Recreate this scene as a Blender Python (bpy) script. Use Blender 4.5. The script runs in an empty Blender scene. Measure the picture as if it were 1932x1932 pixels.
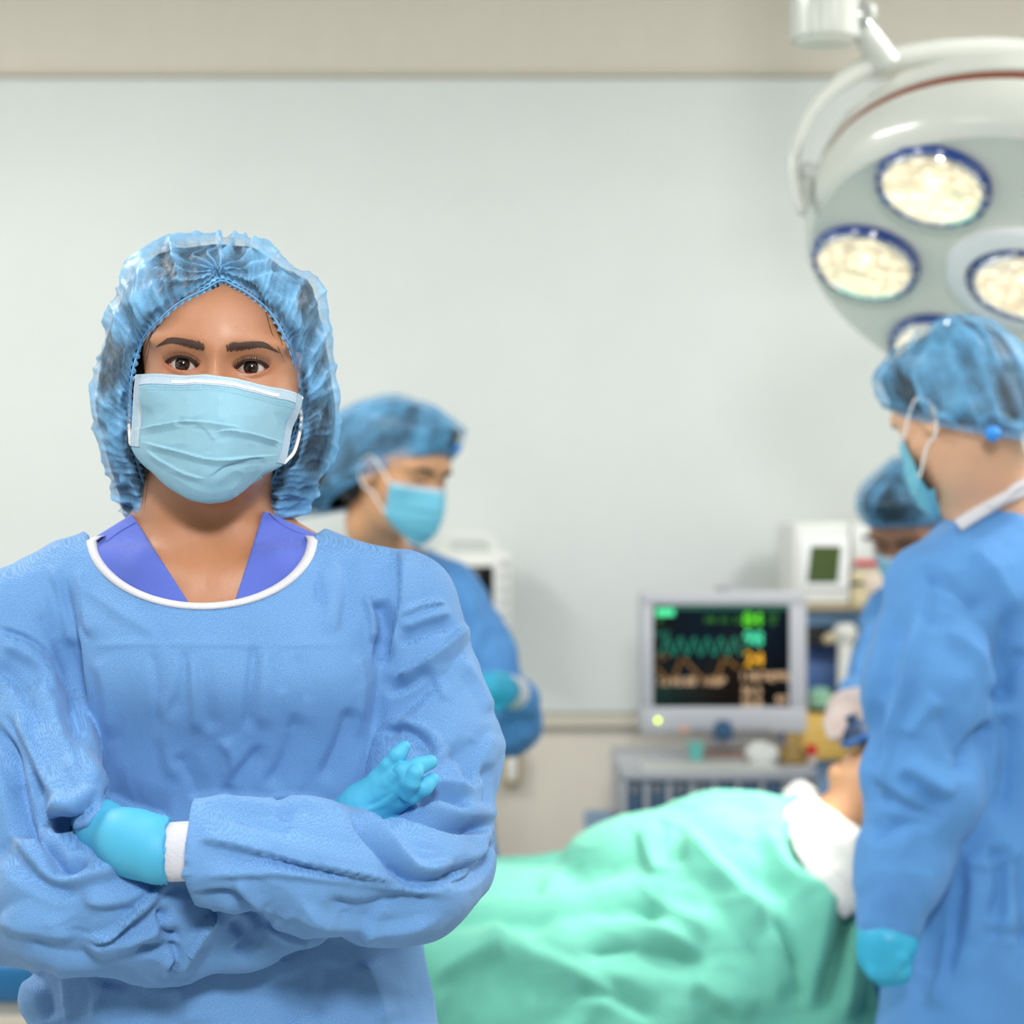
import bpy, bmesh, math, random
import numpy as np
from mathutils import Vector, Matrix, Euler

# ---------------------------------------------------------------- camera, world, lights, exposure
sc = bpy.context.scene
COL = sc.collection
random.seed(4)
rng = np.random.default_rng(7)
FPX, CAMZ = 4025.0, 1.37                       # focal length in pixels of a 1932 px frame, lens height

cd = bpy.data.cameras.new('camera')
cd.sensor_width = 24.0
cd.lens = 50.0
cd.clip_start = 0.05
cd.dof.use_dof = True
cd.dof.focus_distance = 1.83
cd.dof.aperture_fstop = 3.1
cam = bpy.data.objects.new('camera', cd)
cam.location = (0, 0, CAMZ)
cam.rotation_euler = (math.pi / 2, 0, 0)
COL.objects.link(cam)
sc.camera = cam

sc.view_settings.view_transform = 'Standard'
sc.view_settings.look = 'None'
sc.view_settings.exposure = 0.0
sc.view_settings.gamma = 1.0
sc.view_settings.use_curve_mapping = False
sc.cycles.max_bounces = 8
sc.cycles.transparent_max_bounces = 16
sc.cycles.sample_clamp_indirect = 4.0

w = bpy.data.worlds.new('world')
sc.world = w
w.use_nodes = True
w.node_tree.nodes['Background'].inputs[0].default_value = (0.9, 0.95, 1.0, 1)
w.node_tree.nodes['Background'].inputs[1].default_value = 0.10


def area_light(name, loc, target, sx, sy, energy, color=(1, 1, 1)):
    l = bpy.data.lights.new(name, 'AREA')
    l.shape = 'RECTANGLE'
    l.size, l.size_y = sx, sy
    l.energy = energy
    l.color = color
    o = bpy.data.objects.new(name, l)
    o.location = loc
    d = Vector(target) - Vector(loc)
    o.rotation_euler = d.to_track_quat('-Z', 'Y').to_euler()
    COL.objects.link(o)
    return o


LIT = []
# ceiling panels of the operating room (their housings are built with the ceiling) and the photographer's softbox
PANELS = [(-1.5, 1.0), (1.5, 1.0), (-1.75, 3.1), (1.75, 3.1), (0.0, -0.6)]
for i, (x, y) in enumerate(PANELS):
    area_light('ceiling_panel_light', (x, y, 2.86), (x, y, 0), 0.58, 1.15 if y > 0 else 0.6, (9, 9, 51, 51, 6)[i], (1.0, 0.985, 0.95))
area_light('softbox_light', (0.14, -0.35, 2.36), (-0.25, 1.9, 1.25), 0.38, 0.32, 56, (1.0, 0.985, 0.97))


# ---------------------------------------------------------------- helpers: naming, objects, materials
def at(px, py, y):
    """The point at depth y whose place in the photograph is (px, py)."""
    return np.array([(px - 966.0) / FPX * y, y, CAMZ - (py - 966.0) / FPX * y])


def pix(V):
    return V[:, 0] / V[:, 1] * FPX + 966.0, 966.0 - (V[:, 2] - CAMZ) / V[:, 1] * FPX


def srgb(r, g, b):
    f = lambda c: (c / 255 / 12.92) if c <= 10.3 else ((c / 255 + 0.055) / 1.055) ** 2.4
    return (f(r), f(g), f(b), 1.0)


def thing(name, label, cat, loc=(0, 0, 0), group=None):
    o = bpy.data.objects.new(name, None)
    o.empty_display_size = 0.1
    o.location = loc
    COL.objects.link(o)
    o['label'] = label
    o['category'] = cat
    if group:
        o['group'] = group
    return o


def tag(o, label, cat, group=None):
    o['label'] = label
    o['category'] = cat
    if group:
        o['group'] = group
    return o


def origin_of(parent):
    v = np.zeros(3)
    while parent is not None:
        v += np.array(parent.location)
        parent = parent.parent
    return v


def mesh_obj(name, V, Fc, mat, parent=None, smooth=True, attrs=None, center=None, uv=None, label=None, kind=None):
    """Link V/Fc (world coordinates) as one mesh object under parent."""
    V = np.asarray(V, dtype=np.float64)
    base = origin_of(parent)
    c = np.zeros(3) if center is None else np.asarray(center, float) - base
    if parent is None and center is not None:
        c = np.asarray(center, float)
    me = bpy.data.meshes.new(name)
    L = V - base - c
    if isinstance(Fc, np.ndarray):
        n, k = Fc.shape
        me.vertices.add(len(L))
        me.vertices.foreach_set('co', L.astype(np.float32).ravel())
        me.loops.add(n * k)
        me.loops.foreach_set('vertex_index', Fc.astype(np.int32).ravel())
        me.polygons.add(n)
        me.polygons.foreach_set('loop_start', np.arange(0, n * k, k, dtype=np.int32))
        me.update(calc_edges=True)
        me.validate()
    else:
        me.from_pydata([tuple(p) for p in L], [], [tuple(int(i) for i in f) for f in Fc])
        me.update()
    if attrs:
        for k_, a in attrs.items():
            at_ = me.attributes.new(k_, 'FLOAT', 'POINT')
            at_.data.foreach_set('value', np.asarray(a, np.float32))
    if uv is not None:
        ul = me.uv_layers.new(name='UVMap')
        li = np.empty(len(me.loops), np.int32)
        me.loops.foreach_get('vertex_index', li)
        ul.data.foreach_set('uv', np.asarray(uv, np.float32)[li].ravel())
    if smooth:
        me.polygons.foreach_set('use_smooth', np.ones(len(me.polygons), bool))
    o = bpy.data.objects.new(name, me)
    if mat:
        me.materials.append(mat)
    COL.objects.link(o)
    if parent is not None:
        o.parent = parent
    o.location = c
    if label:
        o['label'] = label
    if kind:
        o['kind'] = kind
    return o


class NT:
    """Small wrapper to wire node trees in few words."""
    def __init__(self, name):
        self.m = bpy.data.materials.new(name)
        self.m.use_nodes = True
        self.t = self.m.node_tree
        self.b = self.t.nodes['Principled BSDF']
        self.out = self.t.nodes['Material Output']

    def n(self, typ, **kw):
        nd = self.t.nodes.new(typ)
        for k, v in kw.items():
            if k in nd.inputs:
                nd.inputs[k].default_value = v
            else:
                setattr(nd, k, v)
        return nd

    def l(self, a, b):
        self.t.links.new(a, b)

    def s(self, **kw):
        for k, v in kw.items():
            self.b.inputs[k.replace('_', ' ')].default_value = v

    def math(self, op, a, b=None, clamp=False):
        nd = self.t.nodes.new('ShaderNodeMath')
        nd.operation = op
        nd.use_clamp = clamp
        for i, x in enumerate((a, b)):
            if x is None:
                continue
            if isinstance(x, (int, float)):
                nd.inputs[i].default_value = x
            else:
                self.l(x, nd.inputs[i])
        return nd.outputs[0]

    def mix(self, fac, c1, c2):
        nd = self.t.nodes.new('ShaderNodeMix')
        nd.data_type = 'RGBA'
        for i, x in ((0, fac), (6, c1), (7, c2)):
            if isinstance(x, (int, float, tuple)):
                nd.inputs[i].default_value = x
            else:
                self.l(x, nd.inputs[i])
        return nd.outputs[2]

    def coord(self, which='Object'):
        return self.t.nodes.new('ShaderNodeTexCoord').outputs[which]

    def noise(self, scale, detail=3, rough=0.5, vec=None, dist=0.0):
        nd = self.n('ShaderNodeTexNoise', Scale=scale, Detail=detail, Roughness=rough, Distortion=dist)
        self.l(vec if vec is not None else self.coord(), nd.inputs['Vector'])
        return nd.outputs['Fac']

    def bump(self, h, strength, dist):
        nd = self.n('ShaderNodeBump', Strength=strength, Distance=dist)
        self.l(h, nd.inputs['Height'])
        self.l(nd.outputs[0], self.b.inputs['Normal'])
        return nd


def mat(name, col, rough=0.5, metal=0.0, spec=0.5, coat=0.0, var=0.06, scale=30.0, bump=0.0, emit=None, estr=0.0, alpha=None, trans=0.0):
    """A plain surface with a little procedural colour variation and relief."""
    t = NT(name)
    c = srgb(*col)
    nz = t.noise(scale, 4)
    d = tuple(max(0, x * (1 - var)) for x in c[:3]) + (1,)
    u = tuple(min(1, x * (1 + var)) for x in c[:3]) + (1,)
    t.l(t.mix(nz, d, u), t.b.inputs['Base Color'])
    t.s(Roughness=rough, Metallic=metal, Coat_Weight=coat)
    t.b.inputs['Specular IOR Level'].default_value = spec
    if bump:
        t.bump(nz, bump, 0.002)
    if emit:
        t.b.inputs['Emission Color'].default_value = srgb(*emit)
        t.b.inputs['Emission Strength'].default_value = estr
    if trans:
        t.b.inputs['Transmission Weight'].default_value = trans
    return t.m


# ---------------------------------------------------------------- helpers: numpy noise and splines
_LAT = rng.random((48, 48, 48)).astype(np.float32) * 2 - 1


def vnoise(P, s=1.0, off=0.0):
    """Smooth lattice noise in [-1, 1] at points P, s cells per metre."""
    q = np.asarray(P, np.float32) * s + (off + 100.0)
    i = np.floor(q).astype(np.int32)
    f = q - i
    f = f * f * f * (f * (f * 6 - 15) + 10)
    i0, i1 = i % 48, (i + 1) % 48
    x0, y0, z0 = i0.T
    x1, y1, z1 = i1.T
    fx, fy, fz = f.T
    c = lambda a, b, d: _LAT[a, b, d]
    a = (c(x0, y0, z0) * (1 - fx) + c(x1, y0, z0) * fx) * (1 - fy) + (c(x0, y1, z0) * (1 - fx) + c(x1, y1, z0) * fx) * fy
    b = (c(x0, y0, z1) * (1 - fx) + c(x1, y0, z1) * fx) * (1 - fy) + (c(x0, y1, z1) * (1 - fx) + c(x1, y1, z1) * fx) * fy
    return a * (1 - fz) + b * fz


def crumple(P, s, off=0.0, octv=3):
    """Ridged noise: flat facets that meet in creases, about [-1, 1]."""
    r, a, tot = 0, 1.0, 0
    for k in range(octv):
        r = r + a * (1 - 2 * np.abs(vnoise(P + 0.15 * k, s * 1.9 ** k, off + 7.3 * k)) * 1.5)
        tot += a
        a *= 0.5
    return r / tot


_ROT = np.array(Euler((0.5, 0.8, 0.3)).to_matrix(), np.float32)


def facet(P, s, off=0.0):
    """Crumpled-sheet noise: flat faces between sharp creases, about [-1, 1]."""
    w_ = np.stack([vnoise(P, s * 0.9, off + 3), vnoise(P, s * 0.9, off + 17), vnoise(P, s * 0.9, off + 31)], 1)
    q = (np.asarray(P, np.float32) @ _ROT) * s + 0.55 * w_ + (off + 100.0)
    i = np.floor(q).astype(np.int32)
    f = q - i
    i0, i1 = i % 48, (i + 1) % 48
    r = 0
    for o in np.ndindex(2, 2, 2):
        a = [i1[:, k] if o[k] else i0[:, k] for k in range(3)]
        wt = np.prod([f[:, k] if o[k] else 1 - f[:, k] for k in range(3)], axis=0)
        r = r + wt * _LAT[a[0], a[1], a[2]]
    return 1 - 2.4 * np.abs(r)


def crom(C, t, closed=False):
    """Catmull-Rom through control values C (K, ...) at parameters t in [0, 1]."""
    C = np.asarray(C, float)
    K = len(C)
    t = np.asarray(t, float)
    if closed:
        u = t * K
        i = np.floor(u).astype(int)
        f = u - i
        idx = [(i + o) % K for o in (-1, 0, 1, 2)]
        p0, p1, p2, p3 = (C[j] for j in idx)
    else:
        u = np.clip(t, 0, 1) * (K - 1)
        i = np.minimum(np.floor(u).astype(int), K - 2)
        f = u - i
        E = np.concatenate([[2 * C[0] - C[1]], C, [2 * C[-1] - C[-2]]])
        p0, p1, p2, p3 = (E[i + o] for o in range(4))
    f = f.reshape((-1,) + (1,) * (C.ndim - 1))
    return 0.5 * (2 * p1 + (p2 - p0) * f + (2 * p0 - 5 * p1 + 4 * p2 - p3) * f ** 2 + (3 * p1 - p0 - 3 * p2 + p3) * f ** 3)


def grid_faces(nu, nv, cu=False, cv=False):
    I, J = np.meshgrid(np.arange(nu if cu else nu - 1), np.arange(nv if cv else nv - 1), indexing='ij')
    I, J = I.ravel(), J.ravel()
    a = I * nv + J
    b = ((I + 1) % nu) * nv + J
    c = ((I + 1) % nu) * nv + (J + 1) % nv
    d = I * nv + (J + 1) % nv
    return np.stack([a, b, c, d], 1)


def vnormals(V, Fq):
    a, b = V[Fq[:, 2]] - V[Fq[:, 0]], V[Fq[:, -1]] - V[Fq[:, 1]]
    fn = np.cross(a, b)
    N = np.zeros_like(V)
    for k in range(Fq.shape[1]):
        for ax in range(3):
            N[:, ax] += np.bincount(Fq[:, k], fn[:, ax], len(V))
    return N / (np.linalg.norm(N, axis=1, keepdims=True) + 1e-12)


def smoothmesh(V, Fq, it=1, lam=0.5):
    for _ in range(it):
        A = np.zeros_like(V)
        D = np.zeros(len(V))
        k = Fq.shape[1]
        for i in range(k):
            for o in (1, k - 1):
                src, dst = Fq[:, (i + o) % k], Fq[:, i]
                for ax in range(3):
                    A[:, ax] += np.bincount(dst, V[src, ax], len(V))
                D += np.bincount(dst, minlength=len(V))
        V = V + lam * (A / np.maximum(D, 1)[:, None] - V)
    return V


# ---------------------------------------------------------------- helpers: signed distance shapes
def smin(a, b, k):
    h = np.clip(0.5 + 0.5 * (b - a) / k, 0, 1)
    return b + (a - b) * h - k * h * (1 - h)


def smax(a, b, k):
    return -smin(-a, -b, k)


def cone(P, a, b, ra, rb):
    a, b = np.asarray(a, np.float32), np.asarray(b, np.float32)
    pa, ba = P - a, b - a
    t = np.clip(pa @ ba / max(float(ba @ ba), 1e-12), 0, 1)
    return np.linalg.norm(pa - t[:, None] * ba, axis=1) - (ra + (rb - ra) * t)


def chain(P, pts, k=0.012):
    """A limb: pts = [(point, radius), ...] joined smoothly."""
    d = None
    for (a, ra), (b, rb) in zip(pts[:-1], pts[1:]):
        c = cone(P, a, b, ra, rb)
        d = c if d is None else smin(d, c, k)
    return d


def ell(P, c, r, R=None):
    q = P - np.asarray(c, np.float32)
    if R is not None:
        q = q @ np.asarray(R, np.float32)
    r = np.asarray(r, np.float32)
    k0 = np.linalg.norm(q / r, axis=1)
    k1 = np.linalg.norm(q / (r * r), axis=1)
    return k0 * (k0 - 1) / (k1 + 1e-9)


def loft(P, rows, n=2.3):
    """rows: (z, cx, cy, half width, half depth) from low to high."""
    R = np.array(rows, np.float32)
    z = P[:, 2]
    cx, cy, a, b = (np.interp(z, R[:, 0], R[:, i]) for i in range(1, 5))
    k = ((np.abs((P[:, 0] - cx) / a)) ** n + (np.abs((P[:, 1] - cy) / b)) ** n) ** (1 / n)
    d = (k - 1) * np.minimum(a, b)
    return np.maximum(d, np.maximum(z - R[-1, 0], R[0, 0] - z))


def axis(lo, hi, h, fine=None, hf=None):
    """Grid coordinates with step h, and step hf inside the interval fine."""
    if fine is None:
        return np.arange(lo, hi + h, h)
    f0, f1 = fine
    a = np.arange(f0 - h, lo - h, -h)[::-1]
    b = np.arange(f0, f1, hf)
    c = np.arange(f1, hi + h, h)
    return np.concatenate([a, b, c])


def sdf_mesh(f, xs, ys, zs, c=6, lip=1.7):
    """Surface nets over a rectilinear grid, evaluated only near the surface."""
    def pad(a):
        m = (-len(a)) % c
        return np.concatenate([a, a[-1] + (a[-1] - a[-2]) * np.arange(1, m + 1)]).astype(np.float32)
    A = [pad(np.asarray(a, float)) for a in (xs, ys, zs)]
    B = [a.reshape(-1, c) for a in A]
    cen = [b.mean(1) for b in B]
    half = [(b[:, -1] - b[:, 0]) / 2 + (b[:, 1] - b[:, 0]) for b in B]
    nb = [len(b) for b in B]
    G = np.stack(np.meshgrid(*cen, indexing='ij'), -1).reshape(-1, 3).astype(np.float32)
    H = np.stack(np.meshgrid(*half, indexing='ij'), -1).reshape(-1, 3)
    C = np.concatenate([f(G[i:i + 200000]) for i in range(0, len(G), 200000)])
    act = np.abs(C) < np.linalg.norm(H, axis=1) * lip
    D = np.empty((nb[0], c, nb[1], c, nb[2], c), np.float32)
    D[:] = C.reshape(nb)[:, None, :, None, :, None]
    bi = np.argwhere(act.reshape(nb))
    step = max(1, 300000 // c ** 3)
    for s in range(0, len(bi), step):
        q = bi[s:s + step]
        px, py, pz = B[0][q[:, 0]], B[1][q[:, 1]], B[2][q[:, 2]]
        n = len(q)
        P = np.empty((n, c, c, c, 3), np.float32)
        P[..., 0] = px[:, :, None, None]
        P[..., 1] = py[:, None, :, None]
        P[..., 2] = pz[:, None, None, :]
        D[q[:, 0], :, q[:, 1], :, q[:, 2], :] = f(P.reshape(-1, 3)).reshape(n, c, c, c)
    D = D.reshape(nb[0] * c, nb[1] * c, nb[2] * c)
    S = D < 0
    s8 = S.astype(np.int8)
    cnt = 0
    for o in np.ndindex(2, 2, 2):
        cnt = cnt + s8[o[0]:S.shape[0] - 1 + o[0], o[1]:S.shape[1] - 1 + o[1], o[2]:S.shape[2] - 1 + o[2]]
    mixed = (cnt > 0) & (cnt < 8)
    idx = np.argwhere(mixed)
    ids = np.full(mixed.shape, -1, np.int32)
    ids[mixed] = np.arange(len(idx), dtype=np.int32)
    acc = np.zeros((len(idx), 3))
    num = np.zeros(len(idx))
    offs = list(np.ndindex(2, 2, 2))
    val = {o: D[idx[:, 0] + o[0], idx[:, 1] + o[1], idx[:, 2] + o[2]] for o in offs}
    for o in offs:
        for ax in range(3):
            if o[ax]:
                continue
            e = tuple(1 if i == ax else o[i] for i in range(3))
            va, vb = val[o], val[e]
            m = (va < 0) != (vb < 0)
            t = va[m] / (va[m] - vb[m])
            p = np.tile(np.array(o, float), (m.sum(), 1))
            p[:, ax] += t
            acc[m] += p
            num[m] += 1
    V = idx + acc / num[:, None]
    V = np.stack([np.interp(V[:, i], np.arange(len(A[i])), A[i]) for i in range(3)], 1)
    faces = []
    for ax in range(3):
        o1, o2 = [(1, 2), (2, 0), (0, 1)][ax]
        sl0 = [slice(None)] * 3
        sl1 = [slice(None)] * 3
        sl0[ax], sl1[ax] = slice(0, -1), slice(1, None)
        ch = S[tuple(sl0)] != S[tuple(sl1)]
        e = np.argwhere(ch)
        e = e[(e[:, o1] > 0) & (e[:, o2] > 0) & (e[:, o1] < S.shape[o1] - 1) & (e[:, o2] < S.shape[o2] - 1)]
        ins = S[e[:, 0], e[:, 1], e[:, 2]]
        q = []
        for d1, d2 in ((-1, -1), (0, -1), (0, 0), (-1, 0)):
            k = e.copy()
            k[:, o1] += d1
            k[:, o2] += d2
            q.append(ids[k[:, 0], k[:, 1], k[:, 2]])
        q = np.stack(q, 1)
        q[~ins] = q[~ins][:, ::-1]
        faces.append(q)
    return V, np.concatenate(faces)


def folds(V, N, strokes, scale=1.0, front=-0.15):
    """Displacement from fold strokes traced on the cloth: (points, width mm, height mm, kind).
    kind r ridge or furrow, f one-sided lap with a sharp lip on the left of the stroke."""
    u, v = pix(V)
    ok = N[:, 1] < -front if front < 0 else np.ones(len(V), bool)
    d = np.zeros(len(V))
    for pts, wd, amp, kind in strokes:
        pts = np.array(pts, float)
        wp = wd * 2.2 * scale
        n = max(8, 6 * len(pts))
        L = crom(pts, np.linspace(0, 1, n))
        r = 4.5 * wp
        sel = np.where(ok & (u > L[:, 0].min() - r) & (u < L[:, 0].max() + r) & (v > L[:, 1].min() - r) & (v < L[:, 1].max() + r))[0]
        if not len(sel):
            continue
        Q = np.stack([u[sel], v[sel]], 1)
        best = np.full(len(sel), 1e9)
        sg = np.zeros(len(sel))
        tt = np.zeros(len(sel))
        for i in range(n - 1):
            a, b = L[i], L[i + 1]
            ab = b - a
            t = np.clip((Q - a) @ ab / (ab @ ab + 1e-9), 0, 1)
            w_ = Q - a - t[:, None] * ab
            dd = np.hypot(w_[:, 0], w_[:, 1])
            m = dd < best
            best[m] = dd[m]
            sg[m] = np.sign(ab[0] * w_[m, 1] - ab[1] * w_[m, 0])
            tt[m] = (i + t[m]) / (n - 1)
        s = best / wp
        tap = np.clip(np.minimum(tt, 1 - tt) * 5, 0, 1)
        tap = tap * tap * (3 - 2 * tap)
        if kind == 'r':
            sd = np.where(sg * (1 if len(pts) % 2 else -1) > 0, 0.62, 1.45)
            s = s / sd
            p = np.clip(1 - (np.sqrt(s * s + 0.03) - 0.17) / 2.9, 0, 1) ** 1.35
        else:
            ss = s * sg
            p = np.where(ss > 0, np.clip(1 - ss / 4.2, 0, 1) ** 1.2, np.exp(-np.minimum((ss / 0.34) ** 2, 40)))
        d[sel] += amp * 0.001 * tap * p
    return d


# ---------------------------------------------------------------- helpers: hard shapes
class MB:
    """Collects boxes, tubes, lathes and plates into one mesh."""
    def __init__(self):
        self.V, self.F = [], []

    def add(self, V, Fs):
        o = len(self.V)
        self.V += [tuple(map(float, p)) for p in V]
        self.F += [tuple(int(i) + o for i in f) for f in Fs]
        return self

    def box(self, lo, hi, bev=0.003, seg=2, R=None, c=None):
        bm = bmesh.new()
        bmesh.ops.create_cube(bm, size=1)
        lo, hi = np.array(lo, float), np.array(hi, float)
        for v in bm.verts:
            v.co = Vector((lo + hi) / 2 + np.array(v.co) * (hi - lo))
        if bev:
            bmesh.ops.bevel(bm, geom=bm.edges[:], offset=min(bev, 0.45 * float((hi - lo).min())), segments=seg, affect='EDGES', profile=0.5)
        V = np.array([v.co[:] for v in bm.verts])
        Fs = [[v.index for v in f.verts] for f in bm.faces]
        bm.free()
        if R is not None:
            c = np.array(c if c is not None else (lo + hi) / 2)
            V = (V - c) @ np.array(R).T + c
        return self.add(V, Fs)

    def tube(self, pts, r, n=12, closed=False, flat=None, samples=None):
        """Tube along pts; r a number or one per point; flat=(up vector, ratio) squashes it to a band."""
        pts = np.array(pts, float)
        if samples:
            t = np.linspace(0, 1, samples, endpoint=not closed)
            rr = np.interp(t, np.linspace(0, 1, len(pts)), r) if np.ndim(r) else np.full(samples, r)
            pts = crom(pts, t, closed)
        else:
            rr = np.array(r, float) if np.ndim(r) else np.full(len(pts), r)
        K = len(pts)
        T = np.gradient(pts, axis=0) if not closed else np.roll(pts, -1, 0) - np.roll(pts, 1, 0)
        T /= np.linalg.norm(T, axis=1, keepdims=True) + 1e-12
        up = np.array(flat[0] if flat else ((0, 0, 1) if abs(T[0, 2]) < 0.9 else (1, 0, 0)), float)
        ring = []
        for i in range(K):
            u = up - T[i] * (up @ T[i])
            if np.linalg.norm(u) < 1e-6:
                u = np.cross(T[i], (1, 0.3, 0.2))
            u /= np.linalg.norm(u)
            if not flat:
                up = u
            v = np.cross(T[i], u)
            a = np.arange(n) / n * 2 * np.pi
            k = flat[1] if flat else 1.0
            ring.append(pts[i] + rr[i] * (np.cos(a)[:, None] * u * k + np.sin(a)[:, None] * v))
        V = np.concatenate(ring)
        Fs = grid_faces(K, n, closed, True).tolist()
        if not closed:
            Fs += [list(range(n))[::-1], list(range((K - 1) * n, K * n))]
        return self.add(V, Fs)

    def lathe(self, prof, origin, axis_, n=48, ref=None, caps=False):
        """prof: (radius, height) pairs turned about axis_ through origin."""
        ax = np.array(axis_, float)
        ax /= np.linalg.norm(ax)
        e = np.array(ref if ref is not None else ((1, 0, 0) if abs(ax[0]) < 0.9 else (0, 1, 0)), float)
        e = e - ax * (e @ ax)
        e /= np.linalg.norm(e)
        g = np.cross(ax, e)
        a = np.arange(n) / n * 2 * np.pi
        V = []
        for r, h in prof:
            V.append(np.array(origin) + ax * h + r * (np.cos(a)[:, None] * e + np.sin(a)[:, None] * g))
        Fs = grid_faces(len(prof), n, False, True).tolist()
        if caps and prof[0][0] > 1e-6:
            Fs.append(list(range(n))[::-1])
        if caps and prof[-1][0] > 1e-6:
            Fs.append(list(range((len(prof) - 1) * n, len(prof) * n)))
        return self.add(np.concatenate(V), Fs)

    def build(self, name, m, parent=None, smooth=False, label=None, kind=None, auto=True):
        o = mesh_obj(name, self.V, self.F, m, parent, smooth=False, label=label, kind=kind)
        bm = bmesh.new()
        bm.from_mesh(o.data)
        bmesh.ops.remove_doubles(bm, verts=bm.verts[:], dist=1e-6)
        bmesh.ops.recalc_face_normals(bm, faces=bm.faces[:])
        for f in bm.faces:
            f.smooth = True
        for e in bm.edges:
            if len(e.link_faces) == 2 and e.calc_face_angle(0) > 0.6:
                e.smooth = False
        bm.to_mesh(o.data)
        bm.free()
        return o

# ---------------------------------------------------------------- materials
def fabric(name, col, dot=0.14, scale=850.0, rough=0.75, crease=0.25, fine=0.0015):
    """Bonded nonwoven cloth: small embossed dots, a soft sheen, slight mottling."""
    t = NT(name)
    sp = t.n('ShaderNodeSeparateXYZ')
    t.l(t.coord(), sp.inputs[0])
    cb = t.n('ShaderNodeCombineXYZ')
    t.l(t.math('ADD', sp.outputs[0], t.math('MULTIPLY', sp.outputs[1], 0.35)), cb.inputs[0])
    t.l(t.math('SUBTRACT', sp.outputs[2], t.math('MULTIPLY', sp.outputs[1], 0.5)), cb.inputs[1])
    vo = t.n('ShaderNodeTexVoronoi', Scale=scale, Randomness=0.55)
    vo.voronoi_dimensions = '2D'
    t.l(cb.outputs[0], vo.inputs['Vector'])
    ramp = t.n('ShaderNodeMapRange')
    ramp.inputs[1].default_value, ramp.inputs[2].default_value = 0.12, 0.45
    t.l(vo.outputs['Distance'], ramp.inputs[0])
    c = srgb(*col)
    dk = tuple(x * (1 - dot * 2.2) for x in c[:3]) + (1,)
    lt = tuple(min(1, x * (1 + dot * 0.35)) for x in c[:3]) + (1,)
    base = t.mix(ramp.outputs[0], dk, lt)
    nz = t.noise(7.0, 4)
    mott = t.n('ShaderNodeMapRange')
    mott.inputs[1].default_value, mott.inputs[2].default_value = 0.3, 0.7
    mott.inputs[3].default_value, mott.inputs[4].default_value = 0.90, 1.06
    t.l(nz, mott.inputs[0])
    hs = t.n('ShaderNodeHueSaturation')
    t.l(base, hs.inputs['Color'])
    t.l(mott.outputs[0], hs.inputs['Value'])
    t.l(hs.outputs[0], t.b.inputs['Base Color'])
    t.s(Roughness=rough, Sheen_Weight=0.15, Sheen_Roughness=0.4)
    t.b.inputs['Specular IOR Level'].default_value = 0.25
    h = t.math('ADD', t.math('MULTIPLY', ramp.outputs[0], 0.35), t.math('MULTIPLY', t.noise(38.0, 5, 0.6, dist=0.6), 2.0 * crease * 4))
    t.bump(h, 0.55, fine)
    return t.m


def sheer(name, col, op=0.55):
    """Thin spun-bonded cap cloth: partly see-through, denser where the attribute 'dense' says it is gathered."""
    t = NT(name)
    co = t.coord()
    c = srgb(*col)
    nz = t.noise(60.0, 5, 0.65)
    web = t.n('ShaderNodeTexVoronoi', Scale=900.0)
    t.l(co, web.inputs['Vector'])
    t.l(t.mix(nz, tuple(x * 0.85 for x in c[:3]) + (1,), tuple(min(1, x * 1.2) for x in c[:3]) + (1,)), t.b.inputs['Base Color'])
    at_ = t.n('ShaderNodeAttribute', attribute_name='dense')
    a = t.math('ADD', t.math('MULTIPLY', nz, 0.35), op - 0.17)
    a = t.math('ADD', a, at_.outputs['Fac'])
    a = t.math('SUBTRACT', a, t.math('MULTIPLY', web.outputs['Distance'], 0.22), clamp=True)
    t.l(a, t.b.inputs['Alpha'])
    t.s(Roughness=0.42)
    t.b.inputs['Specular IOR Level'].default_value = 0.45
    t.bump(t.noise(140.0, 4, 0.6), 0.35, 0.001)
    return t.m


def skin_mat(name, col, blush):
    t = NT(name)
    c = srgb(*col)
    nz = t.noise(55.0, 5, 0.6)
    pores = t.noise(1400.0, 2, 0.5)
    base = t.mix(nz, tuple(x * 0.93 for x in c[:3]) + (1,), tuple(min(1, x * 1.06) for x in c[:3]) + (1,))
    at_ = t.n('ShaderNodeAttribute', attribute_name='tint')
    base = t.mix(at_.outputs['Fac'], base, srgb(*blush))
    t.l(base, t.b.inputs['Base Color'])
    t.s(Roughness=0.37, Coat_Weight=0.10, Coat_Roughness=0.28, Subsurface_Weight=0.25, Subsurface_Scale=0.006)
    t.b.inputs['Subsurface Radius'].default_value = (1.0, 0.4, 0.22)
    t.b.inputs['Specular IOR Level'].default_value = 0.6
    t.bump(t.math('ADD', pores, t.math('MULTIPLY', nz, 0.5)), 0.5, 0.0008)
    return t.m


M = {}
M['gown'] = fabric('blue_gown_cloth', (104, 153, 208), dot=0.12, rough=0.6, crease=0.09)
M['gown_far'] = fabric('blue_gown_cloth_theatre', (88, 146, 208), dot=0.05, scale=500)
M['binding'] = mat('white_knit', (205, 205, 212), 0.8, var=0.05, scale=400, bump=0.4)
M['scrub'] = fabric('violet_blue_scrub_cotton', (92, 112, 205), dot=0.04, scale=1500, crease=0.05)
M['mask'] = fabric('pale_blue_mask_cloth', (142, 188, 208), dot=0.05, scale=1100, rough=0.8, crease=0.05, fine=0.0007)
M['mask_far'] = fabric('blue_mask_cloth', (118, 196, 224), dot=0.03, scale=900, rough=0.8, crease=0.05)
M['hem'] = fabric('white_mask_hem', (184, 204, 220), dot=0.06, scale=1100, rough=0.8, crease=0.04, fine=0.0007)
M['strip'] = mat('white_nose_strip', (240, 242, 244), 0.55, var=0.02)
M['cap'] = sheer('blue_cap_cloth', (118, 182, 230), 0.57)
M['cap_far'] = sheer('blue_cap_cloth_theatre', (104, 172, 220), 0.52)
M['ruffle'] = sheer('blue_cap_frill', (118, 186, 238), 0.80)
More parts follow.
